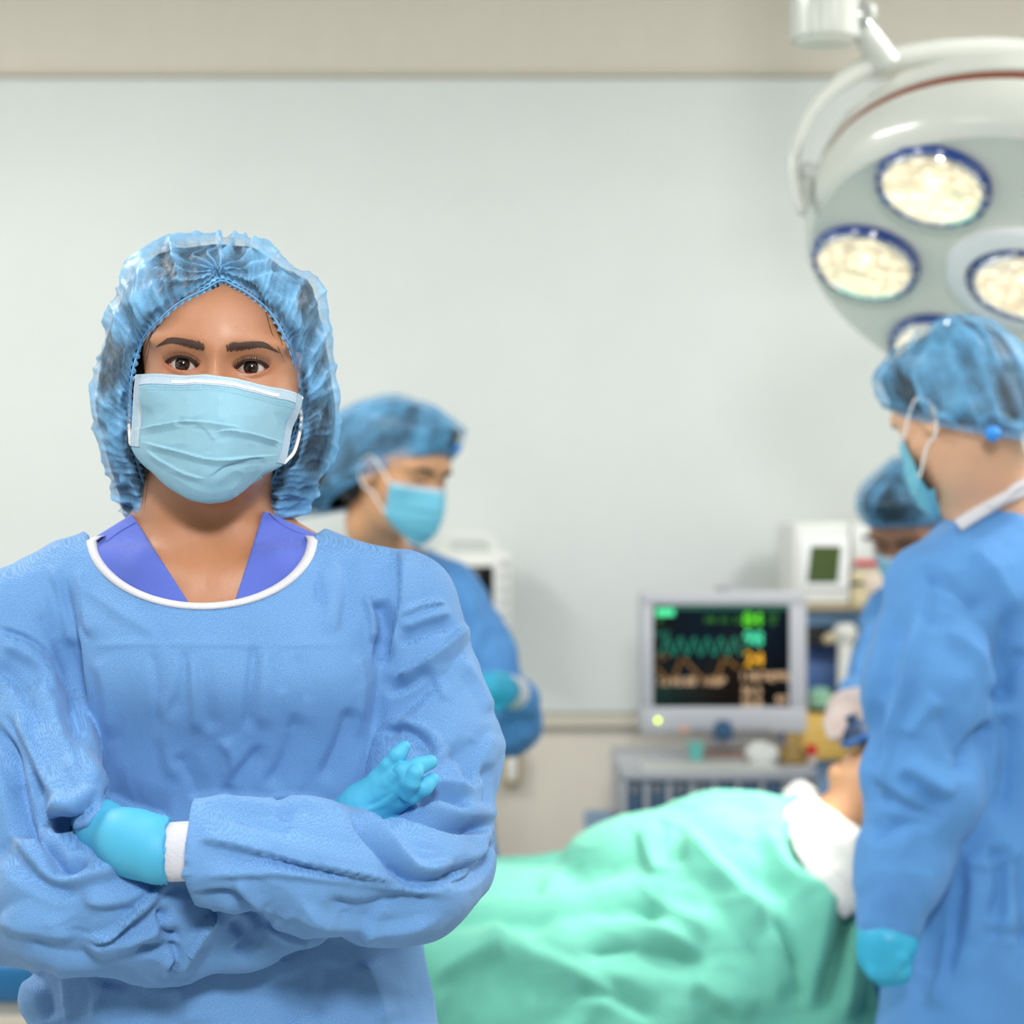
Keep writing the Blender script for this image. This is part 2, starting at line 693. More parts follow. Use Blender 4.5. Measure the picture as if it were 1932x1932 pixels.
M['knot'] = mat('gathered_blue_cloth', (50, 140, 225), 0.6, var=0.1, scale=90)
M['skin'] = skin_mat('warm_skin', (178, 124, 90), (150, 82, 62))
M['skin_far'] = skin_mat('tan_skin', (205, 152, 112), (150, 88, 66))
M['skin_man'] = skin_mat('fair_skin', (216, 170, 138), (196, 120, 96))
M['skin_dark'] = skin_mat('brown_skin', (160, 112, 84), (120, 70, 52))
M['hair'] = mat('dark_brown_hair', (26, 20, 18), 0.45, var=0.4, scale=220, bump=0.6)
M['brow'] = mat('brown_eyebrow_hair', (68, 47, 38), 0.7, var=0.3, scale=500)
M['lash'] = mat('black_lash', (16, 11, 10), 0.6, var=0.1)
M['glove'] = mat('cyan_nitrile', (70, 170, 210), 0.58, var=0.05, scale=25, bump=0.15)
M['glove_far'] = mat('teal_nitrile', (45, 165, 205), 0.45, var=0.05, scale=25)
M['glove_clear'] = mat('pale_latex', (214, 196, 192), 0.5, var=0.05, scale=40)
M['trouser'] = mat('blue_trouser_cotton', (70, 90, 170), 0.8, var=0.06)
M['shoe'] = mat('white_clog_rubber', (215, 215, 212), 0.5, var=0.03)
M['loop'] = mat('white_elastic', (235, 232, 230), 0.7, var=0.03)


def eye_mat():
    t = NT('brown_eye')
    co = t.coord()
    s = t.n('ShaderNodeSeparateXYZ')
    t.l(co, s.inputs[0])
    r = t.math('SQRT', t.math('ADD', t.math('POWER', s.outputs[0], 2.0), t.math('POWER', s.outputs[2], 2.0)))
    rp = t.n('ShaderNodeValToRGB')
    t.l(t.math('MULTIPLY', r, 100.0), rp.inputs[0])
    e = rp.color_ramp.elements
    e[0].position, e[0].color = 0.0, (0.002, 0.0015, 0.001, 1)
    e[1].position, e[1].color = 0.22, (0.003, 0.002, 0.001, 1)
    for p, c in ((0.27, (0.012, 0.005, 0.002, 1)), (0.50, (0.022, 0.009, 0.004, 1)), (0.63, (0.006, 0.003, 0.002, 1)), (0.69, (0.50, 0.44, 0.41, 1)), (0.95, (0.62, 0.55, 0.52, 1))):
        n = e.new(p)
        n.color = c
    t.l(rp.outputs[0], t.b.inputs['Base Color'])
    t.s(Roughness=0.12, Coat_Weight=0.7, Coat_Roughness=0.02)
    return t.m


M['eye'] = eye_mat()


# ---------------------------------------------------------------- the room
def wall_paint(name, col, weave):
    t = NT(name)
    co = t.coord()
    mp = t.n('ShaderNodeMapping')
    mp.inputs['Scale'].default_value = weave
    t.l(co, mp.inputs[0])
    nz = t.noise(9.0, 5, 0.65, vec=mp.outputs[0])
    c = srgb(*col)
    t.l(t.mix(nz, tuple(x * 0.95 for x in c[:3]) + (1,), tuple(min(1, x * 1.04) for x in c[:3]) + (1,)), t.b.inputs['Base Color'])
    t.s(Roughness=0.55)
    t.bump(nz, 0.2, 0.002)
    return t.m


M['wall_white'] = wall_paint('white_wall_panel', (220, 226, 225), (0.4, 0.4, 0.4))
M['wall_beige'] = wall_paint('beige_wallpaper', (214, 208, 196), (3.0, 3.0, 0.8))
M['wall_plain'] = wall_paint('offwhite_paint', (214, 214, 208), (1, 1, 1))
M['floor'] = wall_paint('grey_vinyl', (186, 188, 184), (1, 1, 1))
M['rail'] = mat('beige_rail', (198, 192, 178), 0.5, var=0.03)
M['ceil'] = wall_paint('ceiling_tile', (228, 228, 224), (1, 1, 1))
M['diffuser'] = mat('lit_diffuser', (255, 252, 245), 0.5, emit=(255, 250, 240), estr=1.6)

X0, X1, Y0, Y1, ZC = -2.6, 2.6, -1.7, 5.3, 2.9


def struct(name, lo, hi, m, parent=None, bev=0):
    o = MB().box(lo, hi, bev).build(name, m, parent)
    if parent is None:
        o['kind'] = 'structure'
    return o


struct('floor', (X0, Y0, -0.1), (X1, Y1, 0), M['floor'])
struct('ceiling', (X0, Y0, ZC), (X1, Y1, ZC + 0.1), M['ceil'])
struct('wall_left', (X0 - 0.1, Y0, 0), (X0, Y1, ZC), M['wall_plain'])
struct('wall_right', (X1, Y0, 0), (X1 + 0.1, Y1, ZC), M['wall_plain'])
M['wall_grey'] = wall_paint('grey_green_paint', (128, 132, 130), (1, 1, 1))
struct('wall_front', (X0, Y0 - 0.1, 0), (X1, Y0, ZC), M['wall_grey'])
wb = struct('wall_back', (X0, Y1, 0), (X1, Y1 + 0.1, ZC), M['wall_beige'])
struct('panel', (X0 + 0.02, Y1 - 0.012, 0.873), (X1 - 0.02, Y1 + 0.002, 2.445), M['wall_white'], wb, 0.003)
struct('trim_1', (X0, Y1 - 0.022, 0.835), (X1, Y1 + 0.002, 0.865), M['rail'], None, 0.006)
struct('trim_2', (X0, Y1 - 0.016, 2.449), (X1, Y1 + 0.002, 2.462), M['rail'], None, 0.004)
struct('baseboard_back', (X0, Y1 - 0.015, 0), (X1, Y1 + 0.002, 0.1), M['rail'], None, 0.004)
for i, (x, y) in enumerate(PANELS):
    hy = 0.6 if y > 0 else 0.32
    t_ = thing('ceiling_light', ['square', 'second', 'third', 'fourth', 'fifth'][i] + ' flush ceiling light panel with white frame', 'ceiling light', (x, y, ZC))
    t_['label'] = ('ceiling light panel over the ' + ['left front', 'right front', 'left middle', 'right middle', 'photographer\'s end'][i] + ' of the room')
    f = MB()
    for a, b in (((-0.31, -hy), (0.31, -hy + 0.02)), ((-0.31, hy - 0.02), (0.31, hy)), ((-0.31, -hy), (-0.29, hy)), ((0.29, -hy), (0.31, hy))):
        f.box((x + a[0], y + a[1], ZC - 0.03), (x + b[0], y + b[1], ZC), 0.002)
    f.build('frame', M['strip'], t_)
    MB().box((x - 0.29, y - hy + 0.02, ZC - 0.012), (x + 0.29, y + hy - 0.02, ZC - 0.002), 0).build('diffuser', M['diffuser'], t_)

# ---------------------------------------------------------------- people: shared anatomy
def eye_arcs(x, z, hu=0.0058, hl=0.0052, hw=0.0150):
    """Signed distances to the upper and lower lid arcs of an eye centred on 0."""
    out = []
    for h, s in ((hu, 1), (hl, -1)):
        R = (hw * hw + h * h) / (2 * h)
        out.append(np.hypot(x, z - s * (h - R)) - R)
    return out


EX, EZ, EY, ER = 0.0300, 0.0, 0.0118, 0.0122


def head_sdf(p, open_eyes=True, neck=True):
    """Head in its own frame: x to its left as seen from the front, y into the head, z up; origin between the eyes."""
    q = p.copy()
    q[:, 0] = np.abs(q[:, 0])
    d = ell(p, (0, 0.087, 0.022), (0.0735, 0.098, 0.083))
    d = smin(d, ell(p, (0, 0.060, 0.016), (0.0685, 0.0725, 0.074)), 0.02)
    d = smin(d, ell(p, (0, 0.056, -0.055), (0.0555, 0.066, 0.066)), 0.03)
    d = smin(d, ell(p, (0, 0.006, -0.101), (0.021, 0.019, 0.017)), 0.02)
    d = smin(d, ell(q, (0.044, 0.032, -0.028), (0.0225, 0.026, 0.020)), 0.022)
    d = smin(d, ell(q, (0.029, 0.006, 0.021), (0.030, 0.011, 0.008)), 0.014)
    d = smin(d, cone(p, (0, -0.001, 0.004), (0, -0.021, -0.038), 0.0062, 0.0095), 0.012)
    d = smin(d, ell(q, (0.012, -0.010, -0.042), (0.008, 0.010, 0.007)), 0.008)
    d = smin(d, ell(p, (0, -0.008, -0.069), (0.023, 0.010, 0.010)), 0.012)
    d = smax(d, -ell(q, (EX, -0.014, 0.001), (0.021, 0.014, 0.012)), 0.014)
    lid = np.linalg.norm(q - np.array([EX, EY, EZ], np.float32), axis=1) - (ER + 0.0017)
    d = smin(d, lid, 0.0065)
    if open_eyes:
        x, z = q[:, 0] - EX, q[:, 2] - EZ - 0.06 * (q[:, 0] - EX)
        du, dl = eye_arcs(x, z)
        near = np.exp(-((x / 0.017) ** 4)) * (q[:, 1] < 0.012)
        d = d + 0.0007 * near * np.exp(-(((du - 0.0030) / 0.0010) ** 2)) * (z > 0)
        d = d + 0.0006 * near * np.exp(-(((dl - 0.0050) / 0.0016) ** 2)) * (z < 0)
        d = smax(d, -np.maximum(np.maximum(du, dl), q[:, 1] - 0.0065), 0.0006)
        # tear duct corner
    ear = ell(q, (0.0745, 0.088, -0.012), (0.0085, 0.018, 0.031))
    ear = smax(ear, -ell(q, (0.083, 0.084, -0.010), (0.006, 0.010, 0.019)), 0.006)
    d = smin(d, ear, 0.006)
    return d.astype(np.float32)


class Pose:
    """World placement of a head: origin plus rotation (yaw about z, pitch, roll)."""
    def __init__(self, o, yaw=0, pitch=0, roll=0, R=None, s=1.0):
        self.o = np.array(o, np.float32)
        self.s = s
        self.R = np.array(R if R is not None else (Matrix.Rotation(math.radians(yaw), 3, 'Z') @ Matrix.Rotation(math.radians(roll), 3, 'Y') @ Matrix.Rotation(math.radians(pitch), 3, 'X')), np.float32)

    def loc(self, P):
        return ((P - self.o) @ self.R) / self.s

    def wor(self, p):
        return (np.asarray(p, float) * self.s) @ self.R.T + self.o


def cloth_surface(C, nu, nv, closed_u=False):
    """Fine grid through a control grid C (rows v, columns u, 3)."""
    A = crom(C, np.linspace(0, 1, nv))
    tu = np.linspace(0, 1, nu, endpoint=not closed_u)
    return np.transpose(crom(np.transpose(A, (1, 0, 2)), tu, closed_u), (0, 1, 2))      # (nu, nv, 3)


def build_cap(parent, C, m, m_frill, nu=420, nv=130, seed=1.0, gather=44, amp=1.0, pinch=None, dense=1.0, ctr=None, frill=True):
    """C: control loops from the elastic (first) over the crown to a pole (last)."""
    G = cloth_surface(C, nu, nv, True)
    V = G.reshape(-1, 3)
    Fq = grid_faces(nu, nv, True, False)
    N = vnormals(V, Fq)
    ctr = V.mean(0) if ctr is None else np.asarray(ctr)
    if np.einsum('ij,ij->i', N, V - ctr).mean() < 0:
        Fq = Fq[:, ::-1]
        N = -N
    t = np.tile(np.linspace(0, 1, nv), nu)
    th = np.repeat(np.arange(nu) / nu, nv)
    ph = 2 * np.pi * (th * gather + 0.55 * vnoise(V, 22, seed) + 0.25 * vnoise(V, 60, seed + 3))
    fall = np.exp(-(t / 0.20) ** 1.1)
    ga = (1 - 1.6 * np.abs(np.sin(ph / 1.0))) * fall
    radial = np.stack([th * gather * 0.62, t * 3.2, np.zeros_like(t)], 1)
    rr = 1 - 2.6 * np.abs(vnoise(radial, 1.0, seed + 9))
    rr2 = 1 - 2.6 * np.abs(vnoise(radial * np.array([2.1, 1.8, 1]), 1.0, seed + 31))
    mid = np.clip(t / 0.08, 0, 1) * np.clip((0.86 - t) / 0.2, 0, 1)
    cr = crumple(V, 26, seed + 4, 3)
    d = 0.0018 * ga + (0.0032 * rr + 0.0016 * rr2) * mid + 0.0020 * cr * mid
    if pinch is not None:
        r = np.linalg.norm(V - pinch, axis=1)
        w_ = V - pinch
        an = np.arctan2(w_[:, 2], w_[:, 0])
        k = np.exp(-r / 0.05)
        d = d * (1 - 0.6 * np.exp(-(r / 0.03) ** 2)) + 0.0042 * k * (1 - np.exp(-t / 0.03)) * (1 - 2 * np.abs(np.sin(an * 7 + 2.5 * vnoise(V, 30, seed)))) - 0.006 * np.exp(-(r / 0.016) ** 2) * (1 - np.exp(-t / 0.03))
    else:
        r, k = np.full(len(V), 9.0), 0
    V = V + N * (d * amp)[:, None]
    den = dense * (np.clip(d / 0.0045, -0.9, 1.0) * 0.36 + 0.30 * np.exp(-t / 0.03) + 0.42 * np.exp(-(r / 0.022) ** 2))
    cap = mesh_obj('bouffant_cap', V, Fq, m, parent, attrs={'dense': den})
    if not frill:
        return cap
    # frilled rim beyond the elastic thread
    L0, L1 = G[:, 0, :], G[:, 2, :]
    out = L1 - L0
    out /= np.linalg.norm(out, axis=1, keepdims=True) + 1e-9
    nrm = N.reshape(nu, nv, 3)[:, 1, :]
    n4, R = nu * 3, 7
    ti = np.arange(n4) / n4
    L0f, of, nf = crom(L0, ti, True), crom(out, ti, True), crom(nrm, ti, True)
    P = 2 * np.pi * ti * gather * 1.75
    rows = []
    for j in range(R):
        s = j / (R - 1)
        wv = np.sin(P + 0.8 * np.sin(ti * 40)) * 0.0013 * s * amp
        ln = 0.0045 * s * (0.9 + 0.16 * np.cos(P + 0.8 * np.sin(ti * 40)))
        rows.append(L0f - of * ln[:, None] + nf * (wv + 0.0006 + 0.0016 * s)[:, None])
    Vr = np.stack(rows, 1).reshape(-1, 3)
    fr = mesh_obj('frill', Vr, grid_faces(n4, R, True, False), m_frill, cap, attrs={'dense': np.tile(0.12 * np.cos(np.linspace(0, 3, R)), n4)})
    mb = MB()
    mb.tube(crom(L0 + nrm * 0.0022, np.arange(nu) / nu, True), 0.0006, 5, closed=True)
    mb.build('elastic', M['ruffle'] if frill != 'plain' else m_frill, cap)
    return cap


def generic_cap_loops(ps, puff=1.0, droop=0.0, top=0.128, lift=0.0, front=0.058, back=-0.055, K=20):
    th = np.arange(K) / K * 2 * np.pi
    bk = (1 - np.cos(th)) / 2
    def ring(sx, up, yoff=0.0):
        A, B = 0.080 * sx, 0.103 * sx
        return np.stack([A * np.sin(th), 0.087 + yoff - B * np.cos(th), front + (back - front) * bk + up], 1)
    sd = bk[:, None] * droop
    r = [ring(1.0, lift), ring(1.0 + 0.10 * puff, 0.014 + lift), ring(1.0 + 0.13 * puff, 0.046), ring(0.93 + 0.12 * puff, 0.078), ring(0.62, 0.0), ring(0.25, 0.0), ring(0.02, 0.0)]
    for k in (1, 2, 3):
        r[k] = r[k] + sd * np.array([0.0, 0.055, -0.05]) * (1.2, 1.0, 0.5)[k - 1]
    r[0] = r[0] + sd * np.array([0, 0.012, -0.03])
    r[3][:, 2] = r[3][:, 2] * 0.35 + 0.65 * (front + 0.042)
    r[4][:, 2] = top - 0.010 + 0 * bk
    r[5][:, 2] = top
    r[6][:, 2] = top + 0.002
    return np.stack([ps.wor(x) for x in r])


MASK_ROWS = [   # (px, py, depth in the head frame) measured on the mask of the woman in front
    [(257, 706, .036), (290, 708, .014), (330, 709, -.003), (378, 708, -.016), (424, 711, -.0235), (462, 719, -.017), (502, 729, -.003), (532, 738, .014), (557, 747, .034)],
    [(254, 742, .034), (290, 740, .010), (330, 739, -.010), (378, 738, -.027), (424, 742, -.035), (462, 750, -.027), (502, 760, -.010), (530, 768, .010), (554, 778, .032)],
    [(250, 798, .032), (286, 798, .008), (326, 794, -.015), (374, 794, -.034), (420, 800, -.0425), (455, 808, -.035), (492, 818, -.015), (520, 828, .008), (545, 836, .030)],
    [(246, 838, .032), (284, 842, .006), (324, 848, -.016), (370, 852, -.033), (414, 857, -.0415), (448, 862, -.033), (482, 866, -.015), (508, 866, .006), (536, 872, .029)],
    [(262, 868, .030), (288, 878, .008), (322, 890, -.012), (364, 900, -.028), (403, 905, -.035), (436, 902, -.028), (468, 897, -.012), (496, 890, .006), (522, 884, .026)],
    [(284, 888, .026), (304, 908, .010), (331, 926, -.004), (362, 941, -.014), (394, 948, -.017), (424, 944, -.013), (450, 932, -.002), (474, 914, .010), (496, 896, .022)],
    [(290, 890, .034), (310, 910, .020), (336, 928, .010), (364, 941, .003), (394, 947, .001), (422, 943, .004), (446, 931, .012), (470, 914, .022), (492, 896, .032)],
]


def mask_controls(ps=None):
    rows = []
    for r in MASK_ROWS:
        if ps is None:
            rows.append([at(a, b, HEAD_Y + d) for a, b, d in r])
        else:
            sym = []
            for k in range(9):
                a, b, d = r[k]
                a2, b2, d2 = r[8 - k]
                sym.append((((a - 407) - (a2 - 407)) / 2 / 2152, (d + d2) / 2, -((b + b2) / 2 - 690) / 2152))
            rows.append(ps.wor(np.array(sym)))
    return np.array(rows)


def build_mask(parent, C, m, hem, strokes=None, nu=150, nv=150, simple=False, ps=None):
    G = cloth_surface(C, nu, nv)
    V = G.reshape(-1, 3)
    Fq = grid_faces(nu, nv)
    N = vnormals(V, Fq)
    out = V[(nu // 2) * nv + nv // 2] - (C[0, 0] + C[0, -1]) / 2
    if (N[(nu // 2) * nv + nv // 2] @ out) < 0:
        Fq, N = Fq[:, ::-1], -N
    vv = np.tile(np.linspace(0, 1, nv), nu)
    uu = np.repeat(np.linspace(0, 1, nu), nv)
    if ps is not None:
        for _ in range(2):
            g0 = np.clip(0.0030 - head_sdf(ps.loc(V.astype(np.float32)), False) * ps.s, 0, 0.02).reshape(nu, nv)
            g = g0.copy()
            for _k in range(60):
                e = np.pad(g, 1, mode='edge')
                g = np.maximum(g0 * 0.98, (e[:-2, 1:-1] + e[2:, 1:-1] + e[1:-1, :-2] + e[1:-1, 2:]) / 4)
            V = V + N * g.reshape(-1)[:, None]
    if strokes:
        d = folds(V, N, strokes) + 0.0005 * crumple(V, 45, 2.2, 2)
        V = V + N * d[:, None]
    else:
        for k, v0 in enumerate((0.33, 0.47, 0.60)):
            V = V + N * (0.003 * np.where(vv < v0, np.exp(-(v0 - vv) / 0.05), np.exp(-((vv - v0) / 0.008) ** 2)) * np.sin(np.pi * uu) ** 0.5)[:, None]
    mk = mesh_obj('face_mask', V, Fq, m, parent)
    Gd = V.reshape(nu, nv, 3)
    Nd = vnormals(V, Fq).reshape(nu, nv, 3)
    def band(name, u0, u1, v0, v1, mm, off=0.0006):
        i0, i1, j0, j1 = int(u0 * (nu - 1)), int(u1 * (nu - 1)) + 1, int(v0 * (nv - 1)), int(v1 * (nv - 1)) + 1
        A, B = Gd[i0:i1, j0:j1], Nd[i0:i1, j0:j1]
        a = A + B * off
        b = A - B * off
        n1, n2 = a.shape[:2]
        F1 = grid_faces(n1, n2)
        if Fq[0, 1] != nv:
            F1 = F1[:, ::-1]
        VV = np.concatenate([a.reshape(-1, 3), b.reshape(-1, 3)])
        o = n1 * n2
        rim = [i * n2 for i in range(n1)] + [(n1 - 1) * n2 + j for j in range(1, n2)] + [i * n2 + n2 - 1 for i in range(n1 - 2, -1, -1)] + [j for j in range(n2 - 2, 0, -1)]
        FF = F1.tolist() + (F1[:, ::-1] + o).tolist() + [[rim[k], rim[k] + o, rim[(k + 1) % len(rim)] + o, rim[(k + 1) % len(rim)]] for k in range(len(rim))]
        return mesh_obj(name, VV, FF, mm, mk)
    band('top_hem', 0, 1, 0, 0.115, hem)
    if not simple:
        band('side_hem', 0, 0.062, 0.0, 0.515, hem, 0.0009)
        band('side_hem', 0.945, 1, 0.0, 0.52, hem, 0.0009)
        # stiffener inside the top edge, two straight runs meeting over the nose
        band('nose_strip', 0.245, 0.83, 0.068, 0.098, M['strip'], 0.0013)
        st = MB()
        for v0 in (0.03, 0.135, 0.155):
            j = int(v0 * (nv - 1))
            for i in range(8, nu - 8):
                if i % 2:
                    continue
                a, b = Gd[i, j], Gd[i + 1, j]
                n_ = Nd[i, j] * 0.0013
                e = (b - a) * 0.30
                up = np.cross(Nd[i, j], e)
                up = up / (np.linalg.norm(up) + 1e-9) * 0.0005
                c0 = (a + b) / 2 + n_
                st.add([c0 - e - up, c0 + e - up, c0 + e + up, c0 - e + up], [(0, 1, 2, 3)])
        for u0 in (0.018, 0.036, 0.962, 0.98):
            i = int(u0 * (nu - 1))
            for j in range(4, int(0.5 * nv)):
                if j % 2:
                    continue
                a, b = Gd[i, j], Gd[i, j + 1]
                n_ = Nd[i, j] * 0.0016
                e = (b - a) * 0.33
                up = np.cross(Nd[i, j], e)
                up = up / (np.linalg.norm(up) + 1e-9) * 0.0005
                c0 = (a + b) / 2 + n_
                st.add([c0 - e - up, c0 + e - up, c0 + e + up, c0 - e + up], [(0, 1, 2, 3)])
        st.build('stitching', M['stitch'], mk, kind='stuff')
    return mk, Gd


M['stitch'] = mat('embossed_seam', (128, 178, 205), 0.8, var=0.05)


def ear_loop(mk, a, b, via, r=0.0016):
    MB().tube([a, *via, b], r, 8, samples=24).build('ear_loop', M['loop'], mk)


def hand_sdf(P, palm, fingers, k=0.006):
    """palm and fingers are chains of (point, radius)."""
    d = chain(P, palm, 0.012)
    for f in fingers:
        d = smin(d, chain(P, f, 0.004), k)
    return d


def bounds(pts, pad):
    pts = np.array(pts, float)
    return pts.min(0) - pad, pts.max(0) + pad


def build_sdf(name, f, lo, hi, h, m, parent, relax=1, attrs=None, disp=None, clean=True):
    V, Fq = sdf_mesh(f, *(np.arange(lo[i], hi[i] + h, h) for i in range(3)))
    if relax:
        V = smoothmesh(V, Fq, relax)
    if disp:
        N = vnormals(V, Fq)
        V = V + N * disp(V, N)[:, None]
    return mesh_obj(name, V, Fq, m, parent, attrs=attrs(V) if attrs else None)


# ---------------------------------------------------------------- the woman in front
HEAD_Y = 1.868
WP = Pose(at(409, 690, HEAD_Y), yaw=1.5, pitch=0, roll=2.6)
woman = thing('person', 'person in front with arms crossed, blue gown, pale mask and bouffant cap, looking straight ahead', 'person', (at(405, 690, 1.95)[0], 1.95, 0))

a3 = lambda px, py, y: tuple(at(px, py, y))
Yt = 1.975
ROWS = [(1932, 405, 388, 1.985, .128), (1830, 405, 364, 1.982, .117), (1700, 405, 345, 1.978, .108), (1550, 410, 332, 1.975, .108), (1420, 413, 320, 1.970, .116),
        (1300, 412, 318, 1.966, .130), (1200, 408, 322, 1.970, .118), (1120, 405, 300, 1.975, .102), (1060, 402, 262, 1.98, .092), (1015, 398, 205, 1.985, .075), (985, 398, 160, 1.99, .060)]


def torso_rows(grow=0.0, low=None):
    r = []
    for py, cx, hw, yc, hd in ROWS:
        p = at(cx, py, yc - hd)
        r.append((p[2], p[0] + (cx - 398) * 0, yc, hw / FPX * (yc - hd * 0.5) + grow, hd + grow))
    z0 = r[0]
    q = np.array(r)
    r = [tuple(x) for x in crom(q, np.linspace(0, 1, 70))]
    lo = [(0.34, z0[1], 1.99, 0.225 + grow, 0.175 + grow), (0.62, z0[1], 1.988, 0.212 + grow, 0.155 + grow)] if low is None else low
    return lo + r


WT, WT_IN = torso_rows(), torso_rows(-0.012)
SHL, SHR = a3(758, 1154, 1.955), a3(36, 1186, 1.955)
ELL_, ELR = a3(812, 1600, 1.862), a3(42, 1690, 1.850)


def gown_shape(P):
    d = loft(P, WT, 2.4)
    d = smin(d, chain(P, [(a3(535, 1087, 1.975), .047), (SHL, .051)]), 0.03)
    d = smin(d, chain(P, [(a3(222, 1078, 1.975), .047), (SHR, .056)]), 0.03)
    up_l = chain(P, [(SHL, .052), (a3(818, 1420, 1.925), .056), (ELL_, .057)], 0.02)
    up_r = chain(P, [(SHR, .057), (a3(52, 1440, 1.915), .059), (ELR, .058)], 0.02)
    up_r = smin(up_r, chain(P, [(a3(40, 1520, 1.845), .045), (a3(84, 1568, 1.835), .040), (a3(110, 1610, 1.83), .040)]), 0.03)
    up_r = smin(up_r, chain(P, [(a3(85, 1390, 1.885), .046), (a3(150, 1486, 1.800), .022), (a3(158, 1530, 1.772), .017)]), 0.02)
    fo_l = chain(P, [(ELL_, .057), (a3(760, 1655, 1.815), .056), (a3(590, 1632, 1.765), .050), (a3(330, 1602, 1.735), .0415)], 0.02)
    # cut the sleeve end square, a little hollow behind the hem
    hem = a3(366, 1602, 1.735)
    nrm = np.array([-1.0, 0.0, -0.03], np.float32)
    fo_l = np.maximum(fo_l, (P - np.array(hem, np.float32)) @ nrm)
    fo_r = chain(P, [(ELR, .058), (a3(150, 1700, 1.80), .056), (a3(300, 1716, 1.805), .044), (a3(520, 1660, 1.845), .040), (a3(640, 1590, 1.86), .036)], 0.02)
    sag = chain(P, [(a3(120, 1750, 1.83), .034), (a3(310, 1790, 1.825), .026), (a3(470, 1765, 1.835), .024), (a3(580, 1745, 1.85), .020)], 0.02)
    fo_r = smin(fo_r, sag, 0.022)
    bulge = chain(P, [(a3(90, 1640, 1.785), .034), (a3(200, 1668, 1.765), .022), (a3(262, 1700, 1.765), .018)], 0.02)
    fo_r = smin(fo_r, bulge, 0.022)
    d = smin(d, up_l, 0.004)
    d = smin(d, up_r, 0.004)
    d = smin(d, smin(fo_r, up_r, 0.006), 0.002)
    d = smin(d, smin(fo_l, up_l, 0.008), 0.002)
    return d


NECK_C, NECK_R = (381, 1014), (208.0, 130.0)


def neck_e(P):
    u, v = pix(P)
    v2 = np.maximum(v - NECK_C[1], 0)
    return (np.hypot((u - NECK_C[0]) / (NECK_R[0] + 4 + 1.5 * np.maximum(NECK_C[1] - 4 - v, 0)), v2 / NECK_R[1]) - 1) * 0.075


def gown_sdf(P):
    d = gown_shape(P)
    hole = np.maximum(neck_e(P), P[:, 1] - 2.045)
    return np.maximum(d, -hole)


def body_sdf(P):
    d = head_sdf(WP.loc(P)) * WP.s
    nk = chain(P, [(a3(398, 840, 1.965), .050), (a3(388, 960, 1.972), .0485), (a3(384, 1040, 1.985), .054)], 0.02)
    d = smin(d, nk, 0.018)
    t = loft(P, WT_IN, 2.3)
    t = smin(t, chain(P, [(a3(330, 1018, 1.985), .040), (a3(150, 1128, 1.98), .038)]), 0.02)
    t = smin(t, chain(P, [(a3(436, 1018, 1.985), .040), (a3(640, 1128, 1.98), .038)]), 0.02)
    t = smin(t, chain(P, [(SHL, .036), (a3(818, 1420, 1.93), .034), (ELL_, .034), (a3(590, 1632, 1.775), .028), (a3(350, 1602, 1.737), .0165), (a3(300, 1600, 1.74), .0160)], 0.006), 0.006)
    t = smin(t, chain(P, [(SHR, .036), (a3(52, 1440, 1.93), .034), (ELR, .034), (a3(300, 1716, 1.815), .026), (a3(640, 1575, 1.86), .017)], 0.006), 0.006)
    d = smin(d, t, 0.030)
    # collar bones and the notch between them
    cb = chain(P, [(a3(424, 1100, 1.902), .005), (a3(520, 1066, 1.908), .0055), (a3(640, 1050, 1.945), .006)], 0.01)
    cb = np.minimum(cb, chain(P, [(a3(362, 1100, 1.902), .005), (a3(270, 1066, 1.908), .0055), (a3(140, 1050, 1.945), .006)], 0.01))
    d = smin(d, cb, 0.022)
    for s in (-1, 1):
        d = smin(d, chain(P, [(a3(394 + s * 84, 915, 1.955), .010), (a3(394 + s * 24, 1078, 1.924), .006)], 0.01), 0.026)
    for s in (-1, 1):
        x = at(405 + s * 150, 1932, 1.98)[0]
        d = smin(d, chain(P, [((x, 1.98, .80), .085), ((x * 0.9 - 0.025, 1.98, .45), .055), ((x * 0.9 - 0.025, 1.99, .09), .040)], 0.02), 0.03)
        d = smin(d, chain(P, [((x * 0.9 - 0.025, 2.0, .05), .042), ((x * 0.9 - 0.025, 1.86, .035), .034)], 0.02), 0.02)
    return d.astype(np.float32)


def woman_body():
    hx, hz = WP.o[0], WP.o[2]
    xs = axis(hx - 0.235, hx + 0.235, 0.006, (hx - 0.080, hx + 0.080), 0.0012)
    ys = axis(1.70, 2.13, 0.006, (1.835, 1.915), 0.0012)
    zs = axis(0.0, hz + 0.14, 0.007, (hz - 0.045, hz + 0.080), 0.0011)
    zs = np.concatenate([zs[zs < hz - 0.225], np.arange(hz - 0.225, hz - 0.045, 0.003), zs[zs >= hz - 0.045]])
    V, Fq = sdf_mesh(body_sdf, xs, ys, zs)
    V = smoothmesh(V, Fq, 1, 0.4)
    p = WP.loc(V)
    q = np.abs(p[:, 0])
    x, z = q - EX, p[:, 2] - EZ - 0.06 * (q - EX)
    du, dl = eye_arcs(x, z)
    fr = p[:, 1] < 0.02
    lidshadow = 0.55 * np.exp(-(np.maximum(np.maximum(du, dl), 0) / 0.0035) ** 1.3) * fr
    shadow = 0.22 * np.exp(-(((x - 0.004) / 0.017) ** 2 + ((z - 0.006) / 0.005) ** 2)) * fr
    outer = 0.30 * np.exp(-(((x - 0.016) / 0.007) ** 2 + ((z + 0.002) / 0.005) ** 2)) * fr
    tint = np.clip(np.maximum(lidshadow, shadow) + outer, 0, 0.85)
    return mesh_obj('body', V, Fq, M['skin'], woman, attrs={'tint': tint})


wbody = woman_body()


